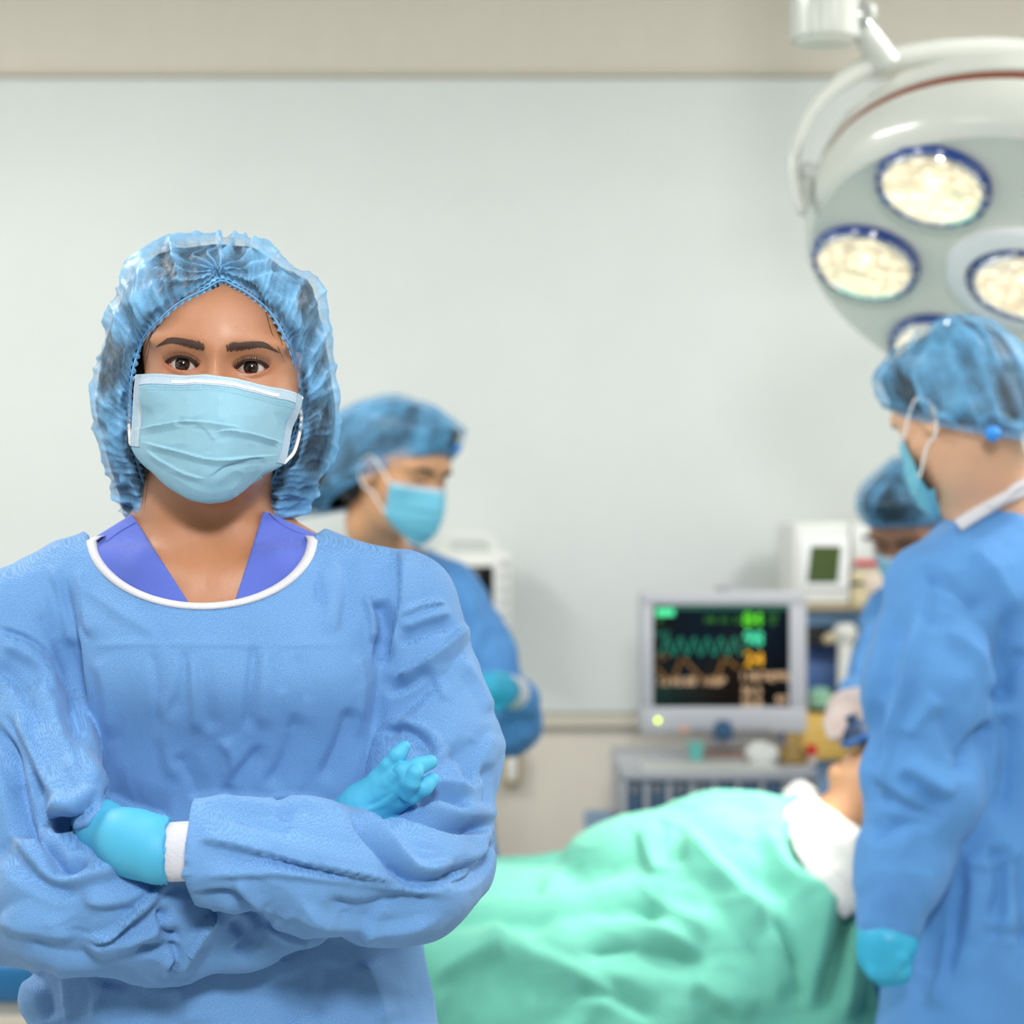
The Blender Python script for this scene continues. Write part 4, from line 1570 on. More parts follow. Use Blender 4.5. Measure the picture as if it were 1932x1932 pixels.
def lglove(P):
    d = chain(P, LG_PALM, 0.02)
    d2 = chain(P, [(a3(295, 1612, 1.739), .018), (a3(250, 1600, 1.750), .016), (a3(205, 1580, 1.78), .015)], 0.02)
    d = smin(d, d2, 0.02)
    for i, (y0, dy) in enumerate(((1532, -6), (1548, -4), (1563, 0), (1578, 4))):
        d = smin(d, chain(P, [(a3(165, y0, 1.815), .009), (a3(138, y0 + dy, 1.85), .008), (a3(125, y0 + 2 * dy, 1.87), .007)], 0.004), 0.006)
    return np.maximum(d, P[:, 0] - at(319, 1600, 1.737)[0]).astype(np.float32)


def lglove_disp(V, N):
    u, v = pix(V)
    s = np.clip((u - 268) / 50, 0, 1)
    ph = (u - 0.16 * (v - 1600)) / 9.5 * 2 * np.pi / 2 + 1.6 * vnoise(V, 70, 2)
    d = 0.0011 * s * s * np.clip((322 - u) / 12, 0, 1) * (1 - 2 * np.abs(np.sin(ph)))
    d += 0.0004 * vnoise(V, 60, 8)
    return d


build_sdf('glove', lglove, *bounds([p for p, _ in LG_PALM] + [a3(100, 1500, 1.83), a3(330, 1660, 1.70)], 0.03), 0.0016, M['glove'], woman, disp=lglove_disp)
hem_pts = []
for k in range(72):
    an = k / 72 * 2 * math.pi
    wv = 1 + 0.045 * math.sin(an * 7 + 1) + 0.03 * math.sin(an * 13)
    top_ = math.exp(-((an - 1.35) / 0.35) ** 2)
    hem_pts.append(at(314 + 5 * math.sin(an * 4.0) - 4 * math.cos(an), 1607, 1.737) + np.array([0.002 * math.sin(an * 9) - 0.003 * top_, -0.0215 * wv * math.cos(an), 0.0232 * wv * math.sin(an) + 0.002 * top_]))
gl_edge = MB().tube(hem_pts, [0.0013 + 0.0007 * math.sin(k * 1.3) ** 2 for k in range(72)], 8, closed=True)
gl_edge.build('glove_hem', M['glove'], bpy.data.objects['glove'])

WR = a3(640, 1562, 1.850)
RG_META = [[(WR, .021), (a3(682, 1520, 1.826), .0170), (a3(714, 1470, 1.810), .0090)], [(WR, .021), (a3(690, 1522, 1.822), .0175), (a3(736, 1474, 1.802), .0100)],
           [(WR, .021), (a3(694, 1528, 1.822), .0165), (a3(746, 1494, 1.801), .0092)], [(WR, .020), (a3(692, 1536, 1.826), .0150), (a3(748, 1512, 1.809), .0098)]]
RG_F = [
    [(a3(714, 1470, 1.810), .0086), (a3(735, 1444, 1.801), .0070), (a3(751, 1424, 1.797), .0066), (a3(764, 1409, 1.799), .0052)],
    [(a3(736, 1474, 1.802), .0096), (a3(764, 1456, 1.789), .0076), (a3(788, 1446, 1.786), .0073), (a3(812, 1438, 1.790), .0060)],
    [(a3(748, 1494, 1.800), .0084), (a3(771, 1473, 1.785), .0064), (a3(785, 1457, 1.777), .0058), (a3(779, 1478, 1.779), .0054), (a3(767, 1502, 1.790), .0050)],
    [(a3(750, 1514, 1.807), .0084), (a3(776, 1501, 1.796), .0068), (a3(800, 1485, 1.790), .0070), (a3(816, 1471, 1.796), .0058)],
    [(a3(690, 1552, 1.83), .011), (a3(728, 1542, 1.815), .008), (a3(752, 1535, 1.817), .0065)],
]


def rglove(P):
    d = None
    for m_ in RG_META:
        c = chain(P, m_, 0.01)
        d = c if d is None else smin(d, c, 0.006)
    for f in RG_F:
        d = smin(d, chain(P, f, 0.004), 0.0022)
    return d.astype(np.float32)


build_sdf('glove', rglove, *bounds([p for c in RG_META + RG_F for p, _ in c], 0.03), 0.0013, M['glove'], woman, relax=1,
          disp=lambda V, N: 0.0003 * crumple(V, 60, 3, 2) + folds(V, N, [([(690, 1524), (720, 1510), (745, 1492)], 1.0, -0.8, 'r'), ([(668, 1530), (700, 1528), (735, 1518)], 1.0, 0.6, 'r'),
                                                       ([(735, 1452), (743, 1458), (748, 1464)], .5, -.6, 'r'), ([(790, 1436), (800, 1444), (806, 1452)], .5, -.5, 'r')]))
# trousers and clogs below the gown
for s in (-1, 1):
    x = at(405 + s * 150, 1932, 1.98)[0] * 0.9 - 0.025
    MB().lathe([(.062, 0.06), (.064, 0.08), (.066, 0.25), (.075, 0.45), (.07, 0.46)], (x, 1.99, 0), (0, 0, 1), 24).build('trouser_leg', M['trouser'], woman)
    MB().tube([(x, 2.05, .048), (x, 1.98, .052), (x, 1.90, .045), (x, 1.845, .036)], [.044, .048, .046, .034], 14, flat=((0, 0, 1), 0.95), samples=16).build('clog', M['shoe'], woman)

# ---------------------------------------------------------------- the theatre team and the patient
def head_extras(parent, body, ps, cap_m, mask_m, skin, cap_args, lower=True, knot=None, seed=1.0, brows=True, eyes_shut=True):
    """Cap, hair, mask, brows and lashes of a person farther back."""
    L = generic_cap_loops(ps, **cap_args)
    cap = build_cap(parent, L, cap_m, cap_m, nu=220, nv=70, seed=seed, gather=34, amp=0.9, ctr=ps.wor([[0, .09, .05]])[0], frill='plain')
    if knot is not None:
        k = ps.wor([knot])[0]
        MB().lathe([(0.0, -0.013), (0.009, -0.008), (0.012, 0.0), (0.008, 0.007), (0.0, 0.010)], k, (0, 0, 1), 16).build('gathered_knot', M['knot'], cap)
    def hair(P):
        p = ps.loc(P)
        d = ell(p, (0, 0.090, 0.026), (0.0785, 0.1055, 0.0865))
        dr = cap_args.get('droop', 0)
        if dr > 0:
            d = smin(d, ell(p, (0, 0.150 + 0.012 * dr, -0.020 - 0.012 * dr), (0.052, 0.048, 0.05)), 0.03)
        line = p[:, 2] - (0.060 - 0.62 * np.clip(p[:, 1], -0.02, 0.20)) + 0.004
        d = np.maximum(d, -line - (0.035 + 0.03 * dr) * (p[:, 1] > 0.10))
        return (d * ps.s).astype(np.float32)
    cc = ps.wor([[0, .09, .03]])[0]
    H = [L[0] + (L[1] - L[0]) * 0.35 + (cc - L[0]) * 0.02]
    H += [cc + (L[k] - cc) * s_ for k, s_ in zip(range(1, 7), (.91, .91, .92, .92, .91, .90))]
    Gh = cloth_surface(np.array(H), 90, 36, True)
    mesh_obj('gathered_hair', Gh.reshape(-1, 3), grid_faces(90, 36, True, False), M['hair'], parent)
    c = ps.wor([[0, .09, .02]])[0]
    build_sdf('hair', hair, c - 0.16, c + 0.16, 0.005, M['hair'], parent)
    C = mask_controls(ps)
    mk, G = build_mask(parent, C, mask_m, M['hem'], None, nu=60, nv=60, simple=True, ps=ps)
    for s, i in ((1, -1), (-1, 0)):
        e = ps.wor([[s * 0.084, 0.086, 0.016], [s * 0.083, 0.106, -0.012], [s * 0.078, 0.090, -0.040]])
        a_, b_ = G[i, 2], G[i, 30]
        m1, m2 = ps.wor([[s * 0.081, 0.060, 0.004]])[0], ps.wor([[s * 0.075, 0.066, -0.048]])[0]
        MB().tube([a_, m1, e[0], e[1], e[2], m2, b_], 0.0019, 8, samples=40).build('ear_loop', M['loop'], mk)
    if brows:
        for s in (-1, 1):
            t = np.linspace(0, 1, 14)
            ctrl = crom(np.array([(0.0105, 0.0135), (0.024, 0.0180), (0.038, 0.0195), (0.051, 0.0150)]), t)
            P = face_point(s * ctrl[:, 0], ctrl[:, 1], 0.0008)
            MB().tube(ps.wor(P), np.interp(t, [0, .2, .7, 1], [.0022, .0038, .0030, .0008]), 8).build('eyebrow', M['brow'], parent)
            xs = np.linspace(-0.014, 0.014, 14)
            P = face_point(s * (EX + xs), -0.0030 - 0.0025 * (1 - (xs / 0.014) ** 2), 0.0006)
            MB().tube(ps.wor(P), 0.0011, 6).build('eyelashes', M['lash'], parent)
    return cap, mk


def make_body(parent, name, f, lo, hi, h, m):
    V, Fq = sdf_mesh(f, *(np.arange(lo[i], hi[i] + h, h) for i in range(3)))
    V = smoothmesh(V, Fq, 1)
    return mesh_obj(name, V, Fq, m, parent, attrs={'tint': np.zeros(len(V))})


def legs_sdf(P, x, y, z, gap=0.07, dirn=(0, -1)):
    gap = min(gap, 0.07)
    d = None
    dx, dy = np.array(dirn, float)
    for s in (-1, 1):
        ox, oy = x + s * gap * -dy, y + s * gap * dx
        c = chain(P, [((ox, oy, z), .062), ((ox, oy, z * 0.55), .055), ((ox, oy, .09), .04)], 0.02)
        c = smin(c, cone(P, (ox - dx * .03, oy - dy * .03, .045), (ox + dx * .14, oy + dy * .14, .035), .042, .034), 0.02)
        d = c if d is None else np.minimum(d, c)
    return d


def gown_mesh(parent, f, lo, hi, h, strokes, m, k=1.0, seed=0.0, soft=0.0):
    V, Fq = sdf_mesh(f, *(np.arange(lo[i], hi[i] + h, h) for i in range(3)))
    V = smoothmesh(V, Fq, 1)
    N = vnormals(V, Fq)
    d = 1.5 * folds(V, N, strokes) + k * (0.006 * facet(V, 9, seed) + 0.003 * facet(V, 20, seed + 5) + 0.002 * crumple(V * np.array([1, 1, 0.45]), 14, seed, 2))
    V = V + N * d[:, None]
    return mesh_obj('surgical_gown', V, Fq, m, parent)


def ring_cuff(parent, a, b, ra, rb, m):
    MB().lathe([(ra * 0.9, -0.002), (ra, 0.0), ((ra + rb) / 2, float(np.linalg.norm(np.array(b) - a)) / 2), (rb, float(np.linalg.norm(np.array(b) - a))), (rb * 0.9, float(np.linalg.norm(np.array(b) - a)) + 0.002)],
               a, np.array(b) - np.array(a), 28).build('cuff', m, parent)


def rows_px(rows, low=None):
    out = []
    for py, cx, hw, yc, hd in rows:
        p = at(cx, py, yc)
        out.append((p[2], p[0], yc, hw / FPX * yc, hd))
    out = sorted(out)
    q = np.array(out)
    out = [tuple(x) for x in crom(q, np.linspace(0, 1, 40))]
    return (low or []) + out


# --- nurse behind the woman's shoulder, looking down to the right
def build_nurse():
    root = thing('person', 'masked nurse behind the front woman\'s shoulder, head bowed, blue gown and bouffant cap', 'person', (-0.21, 4.12, 0))
    ps = Pose(at(813, 906, 3.95), yaw=52, pitch=16, roll=4)
    rows = rows_px([(1700, 770, 170, 4.12, .14), (1500, 765, 158, 4.12, .13), (1300, 758, 152, 4.12, .13), (1150, 752, 150, 4.12, .125), (1085, 748, 128, 4.12, .10), (1045, 735, 85, 4.13, .075), (1025, 725, 60, 4.13, .06)],
                   [(0.36, -0.19, 4.13, 0.24, 0.20)])
    rin = [(z, x, y, a - .032, b - .030) for z, x, y, a, b in rows]
    S, E, W = at(858, 1118, 4.04), at(968, 1362, 3.99), at(968, 1305, 3.88)
    S2, E2, W2 = at(640, 1120, 4.10), at(600, 1370, 4.0), at(740, 1370, 3.85)

    def body(P):
        d = head_sdf(ps.loc(P), False)
        d = smin(d, chain(P, [(ps.wor([[0, .085, -.05]])[0], .050), (at(705, 985, 4.06), .050), (at(715, 1050, 4.12), .058)], 0.02), 0.02)
        t = loft(P, rin, 2.3)
        d = smin(d, t, 0.03)
        d = smin(d, chain(P, [(S, .038), (E, .034), (W, .022)], 0.01), 0.01)
        d = smin(d, chain(P, [(S2, .038), (E2, .034), (W2, .022)], 0.01), 0.01)
        d = smin(d, legs_sdf(P, -0.19, 4.13, .8, 0.09, (0.5, -0.85)), 0.03)
        return d.astype(np.float32)

    make_body(root, 'body', body, np.array([-.55, 3.70, 0]), np.array([.15, 4.42, 1.62]), 0.0055, M['skin_far'])

    def gown(P):
        d = loft(P, rows, 2.4)
        d = smin(d, chain(P, [(at(790, 1085, 4.08), .046), (S, .050)]), 0.03)
        d = smin(d, chain(P, [(at(690, 1075, 4.12), .046), (S2, .052)]), 0.03)
        up = chain(P, [(S, .052), (at(915, 1240, 4.02), .056), (E, .050)], 0.02)
        fo = chain(P, [(E, .050), (at(966, 1350, 3.95), .048), (at(975, 1318, 3.90), .036)], 0.02)
        sag = chain(P, [(at(945, 1345, 3.98), .046), (at(955, 1392, 3.97), .036)], 0.02)
        d = smin(d, smin(smin(up, fo, 0.02), sag, 0.02), 0.010)
        d = smin(d, chain(P, [(S2, .052), (E2, .052), (W2, .036)], 0.02), 0.010)
        u, v = pix(P)
        e = (np.hypot((u - 722) / 80.0, np.maximum(v - 1030, 0) / 62.0) - 1) * 0.06
        return np.maximum(d, -np.maximum(e, P[:, 1] - 4.16)).astype(np.float32)

    st = [([(870, 1090), (900, 1180), (925, 1270)], 4, 6, 'r'), ([(840, 1120), (862, 1210), (870, 1290)], 4, -8, 'r'), ([(800, 1100), (830, 1150), (850, 1200)], 4, 4, 'r'), ([(930, 1180), (905, 1240), (895, 1290)], 4, -6, 'r'),
          ([(1005, 1350), (975, 1362), (940, 1375)], 2.5, -8, 'r'), ([(1000, 1375), (970, 1400), (945, 1400)], 2.5, 5, 'r')]
    g = gown_mesh(root, gown, np.array([-.56, 3.72, .36]), np.array([.15, 4.42, 1.36]), 0.0062, st, M['gown_far'], 0.8, 3.0)
    tb_ = np.linspace(0.95 * math.pi, 0.05 * math.pi, 40)
    B = surface_point(722 + 82 * np.cos(tb_), 1030 + 64 * np.sin(tb_), lambda P: loft(P, rows, 2.4), 3.75, 0.003)
    B = B[B[:, 1] < 4.2]
    if len(B) > 5:
        MB().tube(B, 0.0065, 8, flat=((0, -1, 0), 0.5)).build('neck_binding', M['binding'], g)
    ring_cuff(g, at(972, 1309, 3.87), at(958, 1304, 3.845), .030, .030, M['binding'])
    hand = lambda P: hand_sdf(P, [(at(960, 1304, 3.85), .025), (at(940, 1301, 3.82), .031), (at(922, 1300, 3.79), .029)],
                              [[(at(925, 1285 + 12 * i, 3.79), .011), (at(900, 1290 + 11 * i, 3.76), .0095), (at(882, 1302 + 9 * i, 3.765), .008)] for i in range(4)] +
                              [[(at(948, 1325, 3.81), .012), (at(920, 1340, 3.78), .010), (at(900, 1338, 3.765), .008)]]).astype(np.float32)
    build_sdf('glove', hand, np.array([-.13, 3.68, .97]), np.array([.03, 3.92, 1.14]), 0.003, M['glove_far'], root)
    hand2 = lambda P: hand_sdf(P, [(W2, .026), (at(775, 1362, 3.82), .032), (at(800, 1356, 3.80), .028)],
                               [[(at(800, 1345 + 12 * i, 3.80), .011), (at(828, 1345 + 11 * i, 3.78), .0095), (at(845, 1350 + 9 * i, 3.79), .008)] for i in range(4)] +
                               [[(at(785, 1340, 3.80), .012), (at(805, 1322, 3.78), .010), (at(822, 1318, 3.775), .008)]]).astype(np.float32)
    build_sdf('glove', hand2, np.array([-.27, 3.70, .90]), np.array([-.08, 3.92, 1.10]), 0.003, M['glove_far'], root)
    head_extras(root, None, ps, M['cap_far'], M['mask_far'], M['skin_far'], dict(puff=1.35, droop=2.0, top=0.132, lift=0.0, front=0.056, back=-0.06), knot=[0.030, -0.012, 0.068], seed=5.0)
    return root


build_nurse()


# --- man at the near side of the table, turned away
def build_man():
    root = thing('person', 'masked man standing at the right edge, back turned, bending over the table', 'person', (0.70, 2.955, 0))
    ps = Pose((0.580, 3.02, 1.476), yaw=-144, pitch=24, roll=0)
    rows = rows_px([(1932, 1890, 232, 2.955, .135), (1780, 1895, 205, 2.955, .135), (1600, 1905, 188, 2.955, .135), (1400, 1905, 190, 2.955, .135), (1200, 1900, 192, 2.955, .13), (1100, 1893, 180, 2.955, .125), (1030, 1885, 138, 2.955, .10), (985, 1880, 90, 2.97, .075), (955, 1878, 66, 2.97, .06)],
                   [(0.36, .69, 2.955, 0.22, 0.135)])
    rin = [(z, x, y, a - .032, b - .030) for z, x, y, a, b in rows]
    S, E, W = at(1768, 1122, 2.90), at(1742, 1485, 2.85), at(1684, 1740, 2.82)
    S2, E2, W2 = at(1960, 1130, 3.10), at(1850, 1450, 3.30), at(1730, 1520, 3.24)

    def body(P):
        d = head_sdf(ps.loc(P), False)
        d = smin(d, chain(P, [(ps.wor([[0, .095, -.05]])[0], .054), (at(1866, 930, 2.97), .062), (at(1885, 1010, 2.98), .072)], 0.02), 0.02)
        d = smin(d, loft(P, rin, 2.3), 0.03)
        d = smin(d, chain(P, [(S, .034), (E, .034), (W, .024)], 0.01), 0.01)
        d = smin(d, chain(P, [(S2, .034), (E2, .034), (W2, .024)], 0.01), 0.01)
        d = smin(d, legs_sdf(P, .69, 2.955, .8, 0.09, (-.77, .64)), 0.03)
        return d.astype(np.float32)

    make_body(root, 'body', body, np.array([.40, 2.72, 0]), np.array([1.02, 3.40, 1.66]), 0.0052, M['skin_man'])

    def gown(P):
        d = loft(P, rows, 2.4)
        d = smin(d, chain(P, [(at(1850, 1060, 2.94), .058), (S, .066)]), 0.04)
        d = smin(d, chain(P, [(at(1910, 1060, 3.02), .058), (S2, .062)]), 0.04)
        arm = chain(P, [(S, .066), (at(1758, 1300, 2.86), .074), (E, .072), (at(1702, 1640, 2.835), .056), (at(1680, 1735, 2.82), .040)], 0.03)
        d = smin(d, arm, 0.012)
        d = smin(d, chain(P, [(S2, .062), (E2, .062), (W2, .042)], 0.03), 0.015)
        w_ = (P - np.array(ps.o)) @ np.array([0, 0, 1.0], np.float32)
        u, v = pix(P)
        collar = chain(P, [(at(1866, 930, 2.97), .074), (at(1890, 1000, 2.98), .088)], 0.02)
        d = np.maximum(d, -np.maximum(collar, 0.0 * u - 1.0) * 1.0 if False else d)
        line = (v - (985 - (u - 1812) * 0.52)) / 1340
        return np.maximum(d, np.where(u > 1790, -line - 0.002, -1.0)).astype(np.float32)

    st = [([(1690, 1120), (1662, 1260), (1640, 1400), (1630, 1520)], 4, 9, 'r'), ([(1722, 1140), (1690, 1270), (1662, 1400), (1645, 1540)], 4, -8, 'r'), ([(1745, 1150), (1712, 1270), (1680, 1400), (1660, 1530)], 4, 8, 'r'),
          ([(1735, 1050), (1760, 1120), (1750, 1200)], 4, -5, 'r'), ([(1745, 1085), (1800, 1120), (1850, 1160)], 3, -5, 'r'), ([(1830, 1030), (1880, 1090), (1925, 1160)], 5, 8, 'r'), ([(1900, 1140), (1880, 1250), (1875, 1340)], 4, -12, 'r'),
          ([(1930, 1220), (1900, 1260), (1880, 1330)], 4, -9, 'r'), ([(1780, 1180), (1840, 1250), (1868, 1310)], 5, 6, 'r'), ([(1870, 1360), (1835, 1400), (1800, 1470)], 4, -12, 'r'), ([(1890, 1340), (1895, 1420), (1880, 1560)], 5, -12, 'r'),
          ([(1715, 1395), (1750, 1345), (1775, 1320)], 4, 6, 'r'), ([(1700, 1440), (1760, 1480), (1800, 1505)], 4, 9, 'r'), ([(1690, 1460), (1740, 1500), (1790, 1530)], 4, -9, 'r'), ([(1640, 1500), (1720, 1530), (1790, 1545)], 4, -7, 'r'),
          ([(1640, 1590), (1700, 1560), (1770, 1555)], 4, -7, 'r'), ([(1640, 1440), (1680, 1480), (1740, 1520)], 5, 6, 'r'), ([(1765, 1340), (1790, 1390), (1810, 1440)], 4, -6, 'r'),
          ([(1865, 1590), (1885, 1660), (1870, 1740)], 4, -9, 'r'), ([(1840, 1620), (1830, 1740), (1800, 1860)], 5, 8, 'r'), ([(1920, 1610), (1925, 1720), (1935, 1800)], 4, -10, 'r'), ([(1905, 1620), (1900, 1700), (1890, 1790)], 4, 7, 'r'),
          ([(1790, 1740), (1780, 1830), (1750, 1900)], 4, 7, 'r'), ([(1820, 1640), (1800, 1740), (1790, 1860)], 4, -6, 'r'), ([(1850, 1760), (1900, 1764), (1940, 1766)], 2, -5, 'r'), ([(1810, 1628), (1880, 1632), (1935, 1600)], 2.4, 5, 'r'),
          ([(1810, 1330), (1850, 1200), (1860, 1150)], 6, 5, 'r')]
    g = gown_mesh(root, gown, np.array([.40, 2.70, .36]), np.array([1.03, 3.40, 1.46]), 0.0055, st, M['gown_far'], 0.8, 11.0)
    # neck tapes
    MB().tube([at(1808, 992, 2.87), at(1838, 972, 2.872), at(1868, 955, 2.876), at(1900, 938, 2.884), at(1945, 918, 2.90)], 0.0085, 8, flat=((0, -1, 0.3), 0.45), samples=20).build('neck_binding', M['binding'], g)
    MB().tube([at(1868, 955, 2.870), at(1895, 940, 2.866), at(1915, 920, 2.870), at(1945, 905, 2.88)], 0.005, 8, flat=((0, -1, 0.3), 0.6), samples=16).build('neck_tie', M['binding'], g)
    MB().tube([at(1810, 1622, 2.865), at(1860, 1612, 2.845), at(1910, 1596, 2.842), at(1950, 1580, 2.85)], 0.012, 8, flat=((0, -1, 0), 0.35), samples=20).build('waist_tie', M['gown_far'], g)
    hand = lambda P: hand_sdf(P, [(at(1684, 1745, 2.82), .030), (at(1675, 1772, 2.815), .038), (at(1668, 1800, 2.815), .036)],
                              [[(at(1648 + 16 * i, 1800, 2.805 + .003 * i), .014), (at(1652 + 16 * i, 1832, 2.795), .0125), (at(1666 + 12 * i, 1846 - 2 * i, 2.81), .011), (at(1676 + 8 * i, 1826, 2.828), .010)] for i in range(4)] +
                              [[(at(1690, 1775, 2.795), .014), (at(1696, 1806, 2.785), .012), (at(1686, 1826, 2.785), .010)]], 0.005).astype(np.float32)
    build_sdf('glove', hand, np.array([.42, 2.73, .70]), np.array([.58, 2.91, .88]), 0.0032, M['glove_far'], root)
    hand2 = lambda P: hand_sdf(P, [(W2, .028), (at(1706, 1530, 3.26), .036), (at(1682, 1540, 3.27), .032)],
                               [[(at(1682, 1523 + 14 * i, 3.27), .012), (at(1658, 1536 + 12 * i, 3.28), .010), (at(1648, 1548 + 8 * i, 3.285), .009)] for i in range(4)] +
                               [[(at(1698, 1510, 3.26), .012), (at(1680, 1502, 3.26), .010), (at(1666, 1506, 3.26), .009)]], 0.005).astype(np.float32)
    build_sdf('glove', hand2, np.array([.48, 3.16, .82]), np.array([.72, 3.38, 1.02]), 0.0035, M['glove_far'], root)
    head_extras(root, None, ps, M['cap_far'], M['mask_far'], M['skin_man'], dict(puff=1.0, droop=0.0, top=0.124, lift=0.004, front=0.050, back=-0.098), knot=[0.066, 0.172, -0.078], seed=9.0)
    return root


build_man()


# --- anaesthetist on the far side at the patient's head
def build_anaesthetist():
    root = thing('person', 'bowed clinician half hidden behind the man, cap and brow showing, holding a breathing mask', 'person', (0.80, 4.12, 0))
    ps = Pose(at(1692, 1032, 3.98), yaw=-42, pitch=28, roll=0)
    rows = rows_px([(1700, 1800, 170, 4.10, .13), (1500, 1800, 165, 4.09, .13), (1300, 1798, 165, 4.09, .13), (1180, 1792, 155, 4.09, .12), (1110, 1785, 110, 4.09, .09), (1075, 1782, 62, 4.09, .06)], [(0.36, .83, 4.08, 0.22, 0.16)])
    rin = [(z, x, y, a - .032, b - .030) for z, x, y, a, b in rows]
    S, E, W = at(1692, 1165, 4.06), at(1640, 1320, 3.92), at(1612, 1328, 3.80)
    S2, E2, W2 = at(1900, 1165, 4.06), at(1930, 1370, 3.92), at(1780, 1400, 3.72)

    def body(P):
        d = head_sdf(ps.loc(P), False)
        d = smin(d, chain(P, [(ps.wor([[0, .095, -.05]])[0], .052), (at(1775, 1090, 4.10), .062)], 0.02), 0.02)
        d = smin(d, loft(P, rin, 2.3), 0.03)
        d = smin(d, chain(P, [(S, .04), (E, .034), (W, .024)], 0.01), 0.01)
        d = smin(d, chain(P, [(S2, .04), (E2, .034), (W2, .024)], 0.01), 0.01)
        d = smin(d, legs_sdf(P, .83, 4.08, .8, 0.09, (0, -1)), 0.03)
        return d.astype(np.float32)

    make_body(root, 'body', body, np.array([.50, 3.66, 0]), np.array([1.12, 4.38, 1.52]), 0.006, M['skin_dark'])

    def gown(P):
        d = loft(P, rows, 2.4)
        d = smin(d, chain(P, [(at(1750, 1125, 4.1), .05), (S, .055)]), 0.03)
        d = smin(d, chain(P, [(at(1830, 1125, 4.1), .05), (S2, .055)]), 0.03)
        d = smin(d, chain(P, [(S, .056), (at(1668, 1240, 3.99), .056), (E, .050), (at(1622, 1318, 3.84), .040)], 0.02), 0.012)
        d = smin(d, chain(P, [(S2, .056), (E2, .052), (W2, .040)], 0.02), 0.012)
        nk = chain(P, [(at(1770, 1060, 4.08), .066), (at(1778, 1100, 4.10), .070)], 0.02)
        return smax(d, -nk, 0.004).astype(np.float32)

    st = [([(1640, 1160), (1628, 1220), (1615, 1280)], 4, 6, 'r'), ([(1660, 1190), (1640, 1250), (1600, 1290)], 4, -7, 'r')]
    gown_mesh(root, gown, np.array([.48, 3.68, .36]), np.array([1.12, 4.38, 1.30]), 0.0068, st, M['gown_far'], 0.8, 21.0)
    hand = lambda P: hand_sdf(P, [(at(1618, 1325, 3.82), .030), (at(1604, 1345, 3.76), .040), (at(1600, 1358, 3.66), .036)],
                              [[(at(1572 + 14 * i, 1345 + 6 * i, 3.69), .013), (at(1566 + 14 * i, 1368 + 4 * i, 3.64), .0115), (at(1572 + 13 * i, 1388, 3.60), .010)] for i in range(4)] +
                              [[(at(1622, 1345, 3.73), .014), (at(1632, 1368, 3.68), .012), (at(1630, 1388, 3.63), .010)]], 0.006).astype(np.float32)
    build_sdf('glove', hand, np.array([.48, 3.54, .90]), np.array([.68, 3.90, 1.10]), 0.0036, M['glove_clear'], root)
    hand2 = lambda P: hand_sdf(P, [(W2, .028), (at(1750, 1412, 3.66), .036), (at(1730, 1420, 3.62), .032)],
                               [[(at(1735, 1405 + 12 * i, 3.62), .012), (at(1715, 1415 + 10 * i, 3.58), .010)] for i in range(4)] + [[(at(1750, 1395, 3.64), .012), (at(1730, 1392, 3.60), .010)]], 0.006).astype(np.float32)
    build_sdf('glove', hand2, np.array([.60, 3.50, .88]), np.array([.82, 3.82, 1.06]), 0.004, M['glove_clear'], root)
    head_extras(root, None, ps, M['cap_far'], M['mask_far'], M['skin_dark'], dict(puff=1.1, droop=0.0, top=0.132, lift=0.0, front=0.052, back=-0.05), seed=13.0)
    return root


build_anaesthetist()

# --- patient on the operating table
TZ = 0.70                                       # top of the mattress
M['drape'] = fabric('green_drape_cotton', (100, 178, 160), dot=0.02, scale=900, rough=0.85, crease=0.06)
M['towel'] = mat('white_cotton_towel', (196, 198, 198), 0.9, var=0.05, scale=300, bump=0.5)
M['pale_blue'] = fabric('pale_blue_patient_cotton', (150, 178, 232), dot=0.02, scale=900, rough=0.85, crease=0.06)
M['vinyl'] = mat('blue_mattress_vinyl', (28, 112, 172), 0.45, var=0.05)
M['steel'] = mat('brushed_steel', (170, 172, 174), 0.32, metal=1.0, var=0.05, scale=120)
M['pillow'] = mat('white_pillow_cotton', (222, 222, 220), 0.9, var=0.04)


